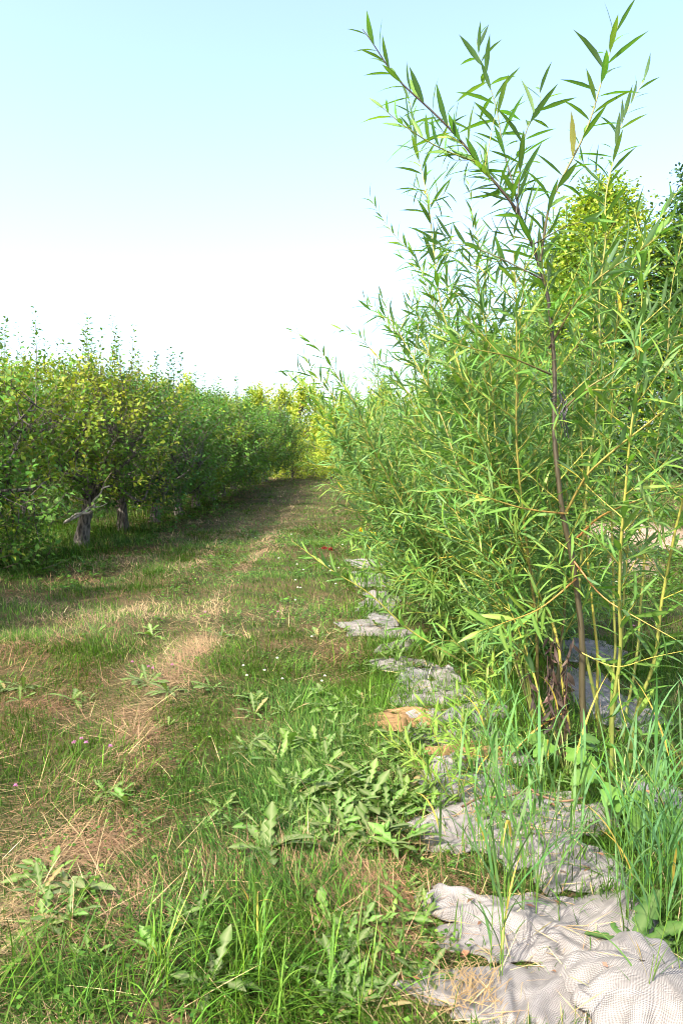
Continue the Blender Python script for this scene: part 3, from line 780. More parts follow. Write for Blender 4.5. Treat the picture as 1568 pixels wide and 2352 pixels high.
baseB = gpt(1205, 1475)
YB = baseB.y
stB = auto_stems(baseB, 13, 31, 2.2, 3.4, 1.1, (.05, .92, .06, .6)) + auto_stems(baseB, 15, 36, .35, 1.2, 1.65, (.05, .95, .05, .55), .006, (1.7, 5.2)) + auto_stems(baseB, 8, 35, 1.0, 1.9, 1.35, (.08, .95, .06, .5), .006, (1.2, 5.2))
stB += auto_stems(baseB + Vector((-.2, 0, 0)), 9, 38, 1.6, 2.45, 1.85, (.15, .93, .07, .5), .008, (2.5, 3.9))
stB += [
    S_([(1200, 1480), (1130, 1400), (1030, 1300), (960, 1220), (905, 1120), (855, 1020), (800, 900), (740, 810), (665, 755)], YB - .3, .009, .001, GRN, YG, (.3, 1), (.3, .75, .14, .4), 1.05, YB - .9),
    S_([(1190, 1480), (1075, 1400), (960, 1290), (880, 1170), (830, 1080), (775, 990), (720, 905), (650, 858)], YB - .2, .009, .001, GRN, YG, (.3, 1), (.3, .75, .15, .4), 1.05, YB - .6),
    S_([(1190, 1620), (1090, 1540), (960, 1460), (850, 1370), (760, 1310), (672, 1240)], 5.0, .008, .001, GRN, YG, (.35, 1), None, 1.05, 5.0),
    S_([(1200, 1470), (1160, 1200), (1130, 1000), (1050, 830), (1000, 720), (956, 602), (919, 555), (882, 503), (851, 448)], YB, .008, .001, GRN, YG, (.4, 1), (.3, .8, .12, .4), 1.0, YB - .2),
    S_([(1190, 1470), (1120, 1250), (1060, 1060), (990, 900), (919, 786), (861, 713), (830, 680)], YB + .1, .008, .001, GRN, YG, (.4, 1), (.3, .8, .12, .4), 1.0, YB),
    S_([(1195, 1470), (1100, 1230), (1010, 1050), (920, 880), (856, 802), (812, 762), (767, 752)], YB - .1, .008, .001, GRN, YG, (.4, 1), (.3, .8, .12, .4), 1.0, YB - .4),
    S_([(1215, 1470), (1190, 1200), (1150, 1000), (1125, 800), (1110, 650), (1090, 520), (1080, 420)], YB, .009, .001, BRN, YG, (.4, 1), (.3, .85, .12, .4), 1.0, YB),
    S_([(1250, 1610), (1150, 1560), (1050, 1480), (1000, 1400)], 5.1, .005, .001, GRN, YG, (.3, 1), (.2, .8, .12, .3), 1.0, 4.8),
]
willow('willow_shrub', 'second willow shrub in the row, long leafy wands leaning left over the cloth strips', baseB, stB, 32)

baseC = Vector((1.75, 8.9, float(hgt(1.75, 8.9))))
willow('willow_shrub', 'third willow shrub in the row, bushy light green just behind the second', baseC, auto_stems(baseC, 15, 41, 2.0, 3.4, 1.25, (.04, .94, .055, .65)) + auto_stems(baseC, 14, 45, .4, 1.5, 1.75, (.08, .95, .07, .5), .006, (1.2, 5.2)), 42, leaf=.165)
baseD = Vector((1.65, 11.4, float(hgt(1.65, 11.4))))
willD = willow('willow_shrub', 'fourth willow shrub in the row, its left side bulging over the path edge', baseD, auto_stems(baseD, 16, 51, 1.8, 3.3, 1.35, (.06, .94, .06, .6)), 52, T=T_WIL2, leaf=.175, spc=.042)
baseE = Vector((1.6, 14.0, float(hgt(1.6, 14.0))))
willE = willow('willow_shrub', 'fifth willow shrub in the row, mid distance, half hidden by the fourth', baseE, auto_stems(baseE, 16, 61, 1.8, 3.2, 1.35, (.06, .94, .065, .6)), 62, T=T_WIL2, leaf=.19, spc=.045)
far_lab = ['sixth willow shrub in the row, behind the half hidden fifth one', 'willow shrub in the row two places beyond the half hidden one', 'small looking willow shrub in the row before the path narrows',
           'distant willow shrub where the path narrows on the right', 'far willow shrub beside the yellow lit end of the path', 'farthest willow shrub in the row, next to the sunlit end trees']
for k, (y, src, lab) in enumerate(zip([16.8, 19.8, 23.2, 27.0, 31.0, 35.5], [willD, willE] * 3, far_lab)):
    x = 1.55 + .12 * math.sin(k * 2.1)
    copy_tree(src, (x, y, float(hgt(x, y))), 1.1 + k * 1.7, .95 + .07 * math.sin(k * 3.3), lab)

# black tie on the trunk
p0 = pt(1270, 905, YA); it = []
for k in range(7):
    a = random.uniform(-.5, .5)
    q0 = p0 + Vector((.02 + random.uniform(-.01, .02), -.02, random.uniform(-.03, .03)))
    it.append((smooth_path([q0, q0 + Vector((.02 + a * .03, -.01, -.05)), q0 + Vector((a * .05, -.015, -.10)), q0 + Vector((.012 + a * .08, -.02, -.15 - random.random() * .05))], 4), .0028, (.012, .012, .016)))
ring = [p0 + Vector((.013 * math.cos(t), .013 * math.sin(t), -.04 + .004 * t)) for t in np.linspace(0, 12.5, 26)]
it.append((np.array([list(v) for v in ring]), .003, (.012, .012, .016)))
lines_obj('plastic_tie', M_RIBBON, it, 'black plastic tie knotted round the dark willow trunk', 'tie', p0)

# ------------------------------------------------------------------ apple trees
BK = (.13, .112, .098)
def apple_tree(name, label, base, seed, nsh, T=T_OV2, leaf=.1, rad=1.95, zc=2.15, rz=1.55, top=9, gold=.25, low=0.0, tint=(1, 1, 1)):
    rs = np.random.default_rng(seed)
    root = thing(name, label, 'apple tree', base, 'apple trees in the left hand orchard rows')
    tr = Acc(); lb = Acc(); lf = Acc()
    lean = rs.normal(0, .12, 2)
    TP = smooth_path([(0, 0, -.1), (lean[0] * .3, lean[1] * .3, .4), (lean[0], lean[1], .95), (lean[0] * 1.3, lean[1] * 1.3, 1.5)], 5)
    tt = np.linspace(0, 1, len(TP))
    tube(tr, TP, .14 * (1 - .45 * tt) + .06 * np.exp(-tt * 9), BK, 10, .22)
    pts = []
    for k in range(9):
        a = k * 2.4 + rs.uniform(-.4, .4); el = rs.uniform(.1, 1.1)
        z0 = rs.uniform(.7, 1.3); st = np.array([lean[0], lean[1], z0])
        d = np.array([math.cos(a) * math.cos(el), math.sin(a) * math.cos(el), math.sin(el)])
        l = rad * rs.uniform(.6, .9)
        LP = smooth_path([st, st + d * l * .4 + np.array([0, 0, .1]), st + d * l * .75 + rs.normal(0, .12, 3), st + d * l + rs.normal(0, .15, 3) + np.array([0, 0, .1])], 5)
        tube(lb, LP, .05 * (1 - np.linspace(0, 1, len(LP))) + .010, np.array(BK) * rs.uniform(.6, .9), 6, .2)
        pts.append(LP)
    allp = np.concatenate(pts)
    def shoot(p, d, ln, nl, lsz, col, r=.004):
        e = d + np.array([0, 0, rs.uniform(.0, .5)]); e /= np.linalg.norm(e)
        SP = smooth_path([p, p + d * ln * .5, p + (d + e) * ln * .5], 3); ss = seglen(SP)
        tube(lb, SP, r * (1 - ss / ss[-1]) + .0015, np.array((.13, .10, .07)), 4)
        q = np.linspace(.08 * ln, ln, nl)
        x, t = at_len(SP, ss, q)
        ra = perp_dirs(t, np.arange(nl) * 2.4 + rs.random() * 6.28)
        op = rs.uniform(.7, 1.25, nl)[:, None]
        D = t * np.cos(op) + ra * np.sin(op) + rs.normal(0, .2, (nl, 3)); D[:, 2] -= .12
        N = t * .6 + np.array([0, 0, .7]) - ra * .2 + rs.normal(0, .4, (nl, 3))
        L = lsz * rs.uniform(.65, 1.15, nl)
        C = np.asarray(col) * np.asarray(tint) * np.exp(rs.normal(0, .2, (nl, 1))) * (1 + rs.normal(0, .08, (nl, 3)))
        leaves(lf, x + ra * .02, D, N, L, L * rs.uniform(.5, .64, nl), np.clip(C, .01, .7), T, rs.uniform(.05, .3, nl))
    for k in range(int(nsh * 1.75)):
        a = rs.random() * 6.283; cz = rs.uniform(-1, 1)
        lump = .72 + .5 * vnoise(np.array([a * 1.6 + seed]), np.array([cz * 2.2 + seed * 3]))[0]
        rr = rs.random() ** .45 * lump
        prof = math.sqrt(max(0, 1 - cz * cz)) if cz > 0 else (1 - .35 * cz * cz)
        p = np.array([math.cos(a) * rad * prof * rr, math.sin(a) * rad * prof * rr, zc + cz * rz * (.75 if cz > 0 else (1.0 + low)) * (.6 + .4 * rr)])
        d = np.array([math.cos(a) * .6, math.sin(a) * .6, .55 + .5 * rs.random()]) + rs.normal(0, .35, 3); d /= np.linalg.norm(d)
        g = rs.random() < gold * (.5 + .5 * (cz > 0))  # sunlit crown tops put into leaf colour: more yellow shoots above the middle
        col = (.18, .24, .025) if g else ((.072, .170, .020) if rs.random() < .6 else (.10, .205, .032))
        shoot(p, d, rs.uniform(.3, .6), int(rs.integers(11, 18)), leaf, col)
        if k % 3 == 0:
            j = np.argmin(((allp - p) ** 2).sum(1)); q = allp[j]
            mid = (p + q) / 2 + rs.normal(0, .06, 3)
            tube(lb, smooth_path([q, mid, p], 4), np.linspace(.012, .004, 9), np.array(BK) * .6, 4)
    for k in range(top):        # upright water shoots over the crown
        a = rs.random() * 6.283; r_ = rad * .75 * rs.random() ** .5
        p = np.array([math.cos(a) * r_, math.sin(a) * r_, zc + rz * .45])
        d = np.array([rs.normal(0, .14), rs.normal(0, .14), 1.]); d /= np.linalg.norm(d)
        shoot(p, d, rs.uniform(.8, 1.5), 34, leaf * .9, (.08, .17, .04), .007)
    tr.build('trunk', M_BARK, root); lb.build('limbs', M_BARK, root); lf.build('crown', M_APPLE, root)
    return root

def rowpt(x, y): return Vector((x, y, float(hgt(x, y))))
apple_tree('apple_tree', 'nearest apple tree at the left edge, leaves hanging down to the ground', rowpt(-5.6, 10.6), 201, 640, T_OV2, .105, 2.05, 1.65, 1.7, 12, .45, .05)
a2 = apple_tree('apple_tree', 'apple tree with golden leaves and a thick pale bark trunk in the open', rowpt(-4.55, 14.0), 202, 520, T_OV2, .105, 1.75, 2.2, 1.5, 20, .65, 0, (1.12, 1.02, .9))
a3 = apple_tree('apple_tree', 'dark green apple tree just past the golden one, many upright shoots on top', rowpt(-4.6, 17.2), 203, 600, T_OV2, .11, 1.95, 2.2, 1.55, 26, .04, .32, (.62, .74, .9))
a4 = apple_tree('apple_tree', 'apple tree in front of the leaning grey pole, mid green with bare forked trunk', rowpt(-4.6, 20.4), 204, 520, T_OV2, .12, 2.0, 2.2, 1.5, 16, .15, .2, (.85, .92, 1.1))
a5 = apple_tree('apple_tree', 'mid distance apple tree in the front row, rounded yellow green crown', rowpt(-4.6, 23.7), 205, 480, T_OV2, .13, 2.05, 2.2, 1.5, 14, .35, .25, (1.1, 1.08, .9))
more = [(-4.6, 27.0, 'apple tree after the rounded yellow green one in the front row'), (-4.55, 30.2, 'apple tree with a pale trunk far along the front row'), (-4.5, 33.5, 'small looking apple tree in the front row before the dark young stakes'),
        (-4.4, 37.0, 'far apple tree bulging over the path, in the front row'), (-3.9, 41, 'apple tree nearly last in the front row, before the one touching the yellow end trees'), (-3.5, 45, 'last apple tree of the front row, edge of its crown against the yellow end trees'),
        (-9.6, 12.5, 'second row apple tree behind the nearest trunk gap'), (-9.6, 16.2, 'second row apple tree seen through the gap under the golden tree'), (-9.6, 20.0, 'second row apple tree behind the dark green one'),
        (-9.6, 24.0, 'second row apple tree behind the rounded yellow green one'), (-9.6, 28.0, 'second row apple tree far back, only its top showing'), (-9.6, 33.0, 'second row apple tree farthest from the camera'),
        (-5.6, 6.3, 'apple tree just outside the left edge, known by the shade it throws'), (-6.2, 3.0, 'apple tree standing beside the camera outside the left edge')]
for k, (x, y, lab) in enumerate(more):
    src = [a4, a5, a3, a5, a4][k % 5]
    copy_tree(src, rowpt(x, y), 1.3 + 2.1 * k, 1.0 + .08 * math.sin(k * 1.7) - (.2 if y < 7 else 0) + (.14 if 26 < y and x > -6 else 0), lab)

# pale dead branch on the golden tree
rootl = Vector(a2.location)
br = Acc()
def brp(pts, Y0, Y1, r0, r1, col=(.42, .38, .34)):
    n = len(pts); P = [pt(x, y, Y0 + (Y1 - Y0) * i / (n - 1)) - rootl for i, (x, y) in enumerate(pts)]
    SP = smooth_path(P, 4); tube(br, SP, np.linspace(r0, r1, len(SP)), col, 6, .2)
brp([(205, 1165), (190, 1178), (150, 1200), (160, 1192), (178, 1180), (205, 1178), (216, 1165), (214, 1152), (230, 1135), (236, 1122), (252, 1116)], 13.6, 12.7, .03, .012)
brp([(216, 1165), (232, 1163), (247, 1155)], 13.0, 12.9, .012, .006)
brp([(236, 1122), (240, 1108), (256, 1085)], 12.8, 12.8, .012, .005, (.25, .18, .13))
brp([(200, 1150), (180, 1145), (165, 1135), (170, 1118)], 13.3, 13.0, .012, .005, (.24, .17, .13))
b_ = br.build('dead_branch', M_WOOD, a2); b_['label'] = 'bare pale grey crooked branch'

# poles standing in the orchard
def pole(name, label, b, t, r, col, cat='pole', group=None):
    a = Acc(); P = smooth_path([b, (Vector(b) + Vector(t)) / 2 + Vector((.01, .01, 0)), t], 6)
    P = P - np.array(b)
    tube(a, P, np.linspace(r, r * .85, len(P)), col, 10, .06)
    cap = P[-1] + np.array([[math.cos(x) * r * .8, math.sin(x) * r * .8, .002] for x in np.arange(10) / 10 * 6.283])
    a.add(cap, np.arange(10), [10], np.broadcast_to(np.array(col) * .8, (10, 3)))
    return tag(a.build(name, M_WOOD, origin=b), label, cat, group)
G_P = 'poles in the orchard'
pole('wooden_pole', 'grey brown pole leaning left among the apple tree tops', rowpt(-4.05, 18.8), pt(293, 790, 18.8), .055, (.16, .11, .10), group=G_P)
pole('wooden_pole', 'thin pale pole standing upright above the middle apple trees', rowpt(-4.7, 29.0), pt(487, 872, 29.0), .06, (.45, .42, .36), group=G_P)
pole('thin_stake', 'thin dark stake leaning at the foot of the far front row trees', gpt(637, 1150), pt(630, 1112, gpt(637, 1150).y), .035, (.05, .04, .035), 'stake', G_P)
pole('thin_stake', 'thin dark upright stake left of the leaning stake', gpt(622, 1150), pt(622, 1115, gpt(622, 1150).y), .03, (.06, .05, .04), 'stake', G_P)
pole('hop_post', 'pale bare post standing at the far right in front of the dark trees', pt(1521, 1093, 26), pt(1515, 950, 26), .09, (.52, .40, .34), 'post', 'posts before the right hand trees')
pole('hop_post', 'thin dark red post left of the pale right hand post', pt(1474, 1062, 27), pt(1472, 960, 27), .05, (.10, .035, .04), 'post', 'posts before the right hand trees')
pole('hop_post', 'pinkish grey post, leftmost of the posts before the dark trees', pt(1437, 1078, 25), pt(1434, 990, 25), .06, (.36, .26, .25), 'post', 'posts before the right hand trees')

# ------------------------------------------------------------------ larger trees behind
def big_tree(name, label, cat, base, H, rad, seed, nclump, nleaf, leaf, cols, z0=.2, top=.5, group=None, bark=(.12, .10, .085), tr_r=.16, point=False):
    rs = np.random.default_rng(seed)
    root = thing(name, label, cat, base, group)
    tr = Acc(); lf = Acc()
    TP = smooth_path([(0, 0, -.2), (rs.normal(0, .1), rs.normal(0, .1), H * .3), (rs.normal(0, .2), rs.normal(0, .2), H * .65), (0, 0, H * .93)], 6)
    tube(tr, TP, tr_r * (1 - np.linspace(0, 1, len(TP)) * .93), bark, 8, .12)
    for k in range(nclump):
        h = rs.random() ** .85; z = z0 * H + h * (1 - z0) * H
        prof = (math.sin(math.pi * min(1, .12 + h * .88) ** top)) ** .75
        if point: prof = (1 - h) ** .45 * min(1, h * 4 + .5) * rs.uniform(.5, 1.3); z *= rs.uniform(.82, 1.06)
        a = rs.random() * 6.283; r_ = rad * prof * (.25 + .75 * rs.random() ** .5) * (.75 + .5 * vnoise(np.array([a * 1.3 + seed]), np.array([h * 5.]))[0])
        c = np.array([math.cos(a) * r_, math.sin(a) * r_, z])
        if k % 3 == 0:
            zz = max(.15 * H, z - .12 * H - r_ * .4)
            s0 = np.array([np.interp(zz, TP[:, 2], TP[:, i]) for i in range(2)] + [zz])
            tube(tr, smooth_path([s0, (s0 + c) / 2 + np.array([0, 0, -.05 * H * .3]), c], 4), np.linspace(tr_r * .28, .012, 9), bark, 5)
        sz = rad * rs.uniform(.13, .30) * ((.45 + .6 * (1 - h)) if point else 1)
        nl = int(nleaf * rs.uniform(.6, 1.3))
        off = rs.normal(0, .5, (nl, 3)) * sz * (np.array([.7, .7, 1.6]) if point else np.array([1, 1, .8]))
        out = unit(off + 1e-6) * .7 + np.array([math.cos(a), math.sin(a), .3]) * .4 + rs.normal(0, .4, (nl, 3))
        D = out + np.array([0, 0, -.25]); N = np.array([0, 0, 1.]) + out * .5 + rs.normal(0, .5, (nl, 3))
        col = np.asarray(cols[rs.integers(len(cols))])
        C = np.clip(col * np.exp(rs.normal(0, .18, (nl, 1))) * (1 + rs.normal(0, .06, (nl, 3))), .01, .6)
        L = leaf * rs.uniform(.6, 1.2, nl)
        leaves(lf, c + off, D, N, L, L * .75, C, T_RH, .2)
    tr.build('trunk', M_BARK, root); lf.build('crown', M_FAR, root)
    return root

YEL_SUNLIT = [(.34, .40, .05), (.28, .37, .05), (.37, .40, .05), (.20, .29, .045)]  # yellow sunlight on the crowns is put into these leaf colours
DRK = [(.035, .085, .030), (.045, .10, .032), (.05, .115, .03)]
MID = [(.10, .18, .03), (.14, .22, .03), (.07, .14, .03)]
G_E = 'sunlit trees closing the end of the path'
e1 = big_tree('poplar_tree', 'pointed yellow sunlit tree at the path end beside the last apple tree', 'tree', rowpt(-4.6, 53), 6.2, 2.6, 301, 190, 36, .2, YEL_SUNLIT, .03, .75, G_E, point=True)
e2 = big_tree('poplar_tree', 'tallest pale yellow tree at the path end with a thin airy top', 'tree', rowpt(-1.2, 54), 6.9, 2.4, 302, 170, 34, .2, YEL_SUNLIT, .03, .75, G_E, point=True)
e3 = big_tree('poplar_tree', 'broad yellow green tree straight above the end of the path', 'tree', rowpt(1.6, 52.5), 5.6, 3.0, 303, 200, 38, .2, YEL_SUNLIT, .02, .75, G_E, point=True)
for x, y, rz, sc, src, lab in [(-6.8, 52, 1, .95, e3, 'yellow green tree behind the last apple trees of the front row'), (4.4, 53, 3.2, 1.0, e1, 'sunlit end tree to the right of the path, half hidden by far willows'),
                          (-9.2, 51, 4, 1.05, e1, 'yellow topped tree beyond the middle apple trees'), (-11.5, 53, 2, 1.0, e2, 'slim yellow tree top beyond the rounded yellow green apple tree'), (-14, 51, .6, 1.08, e3, 'yellow topped tree beyond the leaning grey pole'),
                          (-17, 50, 5.1, 1.1, e1, 'yellow topped tree beyond the golden apple tree'), (-20, 50, 3.1, 1.1, e2, 'slim yellow tree top beyond the left orchard rows'), (-3.0, 58, .4, 1.0, e2, 'pale tree standing behind the gap between the two end trees'), (.2, 59, 1.4, 1.0, e3, 'pale tree standing farthest back over the path end'),
                          (.6, 48.8, 5.5, .5, e3, 'low bushy yellow tree at the very end of the path'), (-2.0, 49.3, 2.5, .55, e3, 'low yellow tree with dark shade at its foot, left of the path end'), (7.2, 52, 2.2, 1.0, e3, 'end tree far behind the willow row on the right'), (10, 53, 1.2, 1.0, e1, 'end tree between the far willows and the yellow green sunlit tree')]:
    copy_tree(src, rowpt(x, y), rz, sc, lab)
G_R = 'tall trees behind the clearing on the right'
big_tree('broadleaf_tree', 'yellow green sunlit tree behind the willow tops at right', 'tree', rowpt(11.6, 31), 11.6, 4.3, 311, 480, 60, .19, YEL_SUNLIT[:2] + MID[:2], .06, .8, G_R)
d1 = big_tree('broadleaf_tree', 'very dark green tall tree at the right edge', 'tree', rowpt(15.6, 29.5), 12.4, 4.0, 312, 400, 100, .19, DRK, .04, .8, G_R)
copy_tree(d1, rowpt(12.3, 35.5), 2.0, .85, 'dark tree filling the gap behind the yellow green sunlit tree')
copy_tree(d1, rowpt(19.0, 33), 4.0, 1.0, 'dark tree just outside the right edge, its branches reaching in')
copy_tree(d1, rowpt(8.6, 38), 1.2, .55, 'low dark tree deep behind the willow stems, left of the posts')
big_tree('round_bush', 'grey green bush at the right edge in front of the dark tree', 'bush', rowpt(13.0, 26.0), 3.1, 1.5, 313, 110, 60, .11, [(.10, .17, .05), (.08, .14, .045)], .02, .7, None)
big_tree('round_bush', 'mid green bush behind the posts under the sunlit tree', 'bush', rowpt(9.6, 29.0), 3.0, 1.7, 314, 110, 60, .13, MID, .02, .7, None)

# stump in the clearing
sp_ = gpt(1492, 1148)
a = Acc(); tube(a, np.array([[0, 0, -.05], [.01, 0, .12], [0, .01, .26]]), np.array([.17, .14, .135]), (.10, .075, .06), 12, .25)
th = np.arange(12) / 12 * 6.283
a.add(np.stack([.125 * np.cos(th), .125 * np.sin(th) + .01, np.full(12, .26)], -1), np.arange(12), [12], np.broadcast_to((.30, .24, .19), (12, 3)))
tag(a.build('tree_stump', M_BARK, origin=sp_), 'small dark sawn stump in the clearing at the right', 'stump')

# ------------------------------------------------------------------ weeds
def rosette_mesh(seed, n, L0, wid, col, T, upright=.5, mid=(.35, .36, .2), oldp=.03):
    rs = np.random.default_rng(seed); a = Acc()
    az = np.arange(n) * 2.4 + rs.normal(0, .3, n)
    el = rs.uniform(.15, 1.0, n) * upright + .12
    D = np.stack([np.cos(az) * np.cos(el), np.sin(az) * np.cos(el), np.sin(el)], -1)
    N = np.stack([-np.cos(az) * np.sin(el), -np.sin(az) * np.sin(el), np.cos(el)], -1) + rs.normal(0, .2, (n, 3))
    L = L0 * rs.uniform(.6, 1.15, n)
    C = np.clip(np.asarray(col) * np.exp(rs.normal(0, .2, (n, 1))) * (1 + rs.normal(0, .08, (n, 3))), .01, .7)
    old = rs.random(n) < oldp
    C[old] = (.26, .19, .07)
    leaves(a, np.zeros((n, 3)) + np.array([0, 0, .01]), D, N, L, L * wid * rs.uniform(.7, 1.25, n), C, T, rs.uniform(.0, .75, n), mid, .45)
    return a.mesh('dandelion_plant', M_WEED)
ros = [rosette_mesh(400 + k, [11, 9, 8, 12, 10, 6, 7][k % 7], .115 + .02 * (k % 4), .22 + .02 * (k % 3), [(.075, .175, .018), (.06, .14, .018), (.095, .20, .02)][k % 3], T_LOBE, [.75, .95, .7, .8, 1.0][k % 5]) for k in range(12)]
dock = [rosette_mesh(420 + k, 6, .15, .36, (.14, .22, .06), T_OV, .7) for k in range(3)]
rs = np.random.default_rng(77)
def weed(me, name, p, sc, label, cat, group):
    o = bpy.data.objects.new(name, me); COL.objects.link(o)
    o.location = p; o.rotation_euler = (rs.normal(0, .1), rs.normal(0, .1), rs.random() * 6.28); o.scale = (sc, sc, sc)
    return tag(o, label, cat, group)
zones = [  # px box, count, scale, label, group
    ((560, 1600, 1000, 1760), 44, .85, 'leafy dandelion in the green band between the mown strip and the tan sacks'),
    ((600, 1760, 1010, 1980), 50, .95, 'broad leaved dandelion in the middle of the green band left of the pale sacks'),
    ((720, 1980, 1030, 2340), 34, .7, 'dandelion with jagged leaves at the edge of the lowest sacks'),
    ((30, 1780, 560, 2340), 20, .7, 'scattered dandelion among dry straw in the lower left foreground'),
    ((0, 1430, 520, 1700), 16, .8, 'small dandelion on the reddish mown strip at left'),
    ((1180, 1690, 1330, 1840), 14, .85, 'dandelion crowded round the foot of the nearest willow'),
    ((720, 1440, 960, 1600), 14, .85, 'dandelion beside the low willow branch at the path edge'),
]
STRIP = [(1180, 1950), (1090, 1850), (1060, 1760), (1020, 1690), (960, 1610), (930, 1540), (880, 1450), (855, 1380), (838, 1310)]
for k in range(46):
    q = rs.uniform(0, len(STRIP) - 1.001); i_ = int(q); f_ = q - i_
    px = STRIP[i_][0] * (1 - f_) + STRIP[i_ + 1][0] * f_; py = STRIP[i_][1] * (1 - f_) + STRIP[i_ + 1][1] * f_
    weed(ros[rs.integers(12)], 'dandelion_plant', gpt(px + rs.normal(0, 60 * (py - 1075) / 700), py) + Vector((0, 0, .02)), rs.uniform(.55, 1.0), 'small dandelion growing up between the pale rags of the strip', 'dandelion', 'dandelions among the rags')
for bx, n, sc, lab in zones:
    for k in range(n):
        p = gpt(rs.uniform(bx[0], bx[2]), rs.uniform(bx[1], bx[3]))
        if float(sack_cover(np.array([p.x]), np.array([p.y]))[0]) > .3: continue
        weed(ros[rs.integers(12)], 'dandelion_plant', p, sc * rs.uniform(.7, 1.25), lab, 'dandelion', lab.split(' in ')[0].split(' at ')[0] + ' plants')
for k, (px, py, sc, lab) in enumerate([(690, 1845, 1.1, 'pale broad leaved dock with upturned leaf in the green band'), (620, 1960, 1.0, 'broad leaved dock low in the straw below the upturned dock'), (740, 1600, .9, 'dock with long brownish leaf near the willow sprigs'), (150, 2040, .8, 'dock with rounded leaves in the red straw at left'), (190, 2060, .8, 'dock beside the rounded leaved one, in red straw')]):
    weed(dock[k % 3], 'dock_plant', gpt(px, py), sc, lab, 'dock', None)
# big dark dandelion on the sacks at right
big = rosette_mesh(450, 12, .19, .36, (.04, .105, .02), T_BIG, .7, (.2, .26, .1), 0)
weed(big, 'dandelion_plant', gpt(1455, 2190), 1.15, 'large dark green dandelion growing up between the two lowest sacks', 'dandelion', None)
# withered pale leaf in the mown grass
a = Acc(); leaves(a, [(0, 0, .05), (0, 0, .05), (.01, 0, .05)], [(.5, .2, .7), (-.5, .1, .55), (.1, -.4, .4)], [(0, -1, .6)] * 3, np.array([.15, .13, .12]), np.array([.10, .09, .09]), np.array([[.42, .50, .36]] * 3), T_LOBE, .25)
tag(a.build('coltsfoot_leaf', M_WEED, origin=gpt(215, 1700)), 'torn pale grey green leaf upright in the mown grass', 'leaf')
# burdock like big leaves at the foot of the willow
def burdock(px, py, h, n, L, label, seed):
    r2 = np.random.default_rng(seed); b = gpt(px, py)
    root = thing('burdock_plant', label, 'burdock', b); st = Acc(); lf = Acc()
    for k in range(int(n * 1.8)):
        az = k * 2.4 + r2.random(); hh = h * r2.uniform(.5, 1.1)
        e = np.array([math.cos(az) * hh * .55, math.sin(az) * hh * .55, hh])
        tube(st, smooth_path([(0, 0, 0), e * .5 + np.array([0, 0, .04]), e], 3), .003, (.2, .25, .06), 5)
        D = np.array([[math.cos(az), math.sin(az), -.15]]); N = np.array([[math.cos(az) * .3, -.5 + math.sin(az) * .3, 1.]])
        leaves(lf, [e], D, N, np.array([L * .7 * r2.uniform(.6, 1.2)]), np.array([L * .58]), np.array([[.085, .19, .03]]) * r2.uniform(.75, 1.2), T_BUR, r2.uniform(.1, .5), (.2, .3, .08), .3)
    st.build('stalks', M_STEM, root); lf.build('leaves', M_WEED, root)
burdock(1420, 1880, .26, 7, .15, 'large leaved burdock with holes at the foot of the right willow stems', 1)
burdock(1300, 1790, .24, 6, .15, 'burdock with rounded leaves just left of the trunk base', 2)
burdock(1010, 1530, .24, 6, .17, 'burdock under the low willow branch beside the whitish sack', 3)
burdock(1490, 1920, .12, 5, .16, 'low burdock with broad yellow green leaf right of the holed one', 4)
burdock(1215, 1740, .16, 5, .12, 'small burdock behind the tall grass stems', 5)

# tall couch grass clumps
def tall_grass(px, py, n, h, spread, label, seed, col=(.09, .19, .055), wf=1.0):
    r2 = np.random.default_rng(seed); b = gpt(px, py)
    root = thing('tall_grass', label, 'tall grass', b, 'tall grass clumps over the sacks'); cu = Acc(); bl = Acc()
    for k in range(n):
        o = np.array([r2.normal(0, spread), r2.normal(0, spread), 0.])
        o[2] = float(hgt(b.x + o[0], b.y + o[1])) - b.z
        hh = h * r2.uniform(.55, 1.05); ln = r2.normal(0, .09, 2) * hh
        P = smooth_path([o, o + np.array([ln[0] * .3, ln[1] * .3, hh * .5]), o + np.array([ln[0], ln[1], hh])], 5); s = seglen(P)
        tube(cu, P, np.linspace(.0019, .0008, len(P)), np.array(col) * np.array([1.3, 1.2, .7]) * r2.uniform(.8, 1.3), 5)
        nl = r2.integers(4, 7)
        q = np.linspace(.2, .98, nl) * s[-1]; x, t = at_len(P, s, q)
        az = r2.random() * 6.28 + np.arange(nl) * 3.14 + r2.normal(0, .6, nl)
        for j in range(nl):
            L = r2.uniform(.16, .34) * min(1, h * 2.2); w = r2.uniform(.006, .0115) * wf
            hd = np.array([math.cos(az[j]), math.sin(az[j]), 0]); sd = np.array([-math.sin(az[j]), math.cos(az[j]), 0])
            thv = r2.uniform(.2, .55); bend = r2.uniform(.1, 1.5); p = x[j].copy(); K = 6
            V = []; 
            for m in range(K + 1):
                ww = w * .5 * (1 - (m / K) ** 2.2) * min(1, .5 + m * .4)
                V += [p - sd * ww, p + sd * ww]
                p = p + (hd * math.sin(thv) + np.array([0, 0, math.cos(thv)])) * L / K; thv += bend / K * (1 + m / K)
            F = np.concatenate([[2 * m, 2 * m + 1, 2 * m + 3, 2 * m + 2] for m in range(K)])
            cc = np.clip(np.array(col) * r2.uniform(.7, 1.35) * (1 + r2.normal(0, .08, 3)), .01, .6)
            if r2.random() < .06: cc = np.array([.45, .33, .07])
            bl.add(np.array(V), F, [4] * K, np.broadcast_to(cc, (len(V), 3)))
    cu.build('culms', M_GRASS, root); bl.build('blades', M_GRASS, root)
tall_grass(1150, 2270, 4, .62, .05, 'sparse tall grass stems rising from the lowest pale sack', 1, (.085, .17, .05))
tall_grass(1215, 2090, 13, .62, .07, 'dense tall grass clump in the middle of the sack row', 2)
tall_grass(1140, 2000, 9, .55, .08, 'tall grass left of the dense clump, leaning over the roped sack', 3)
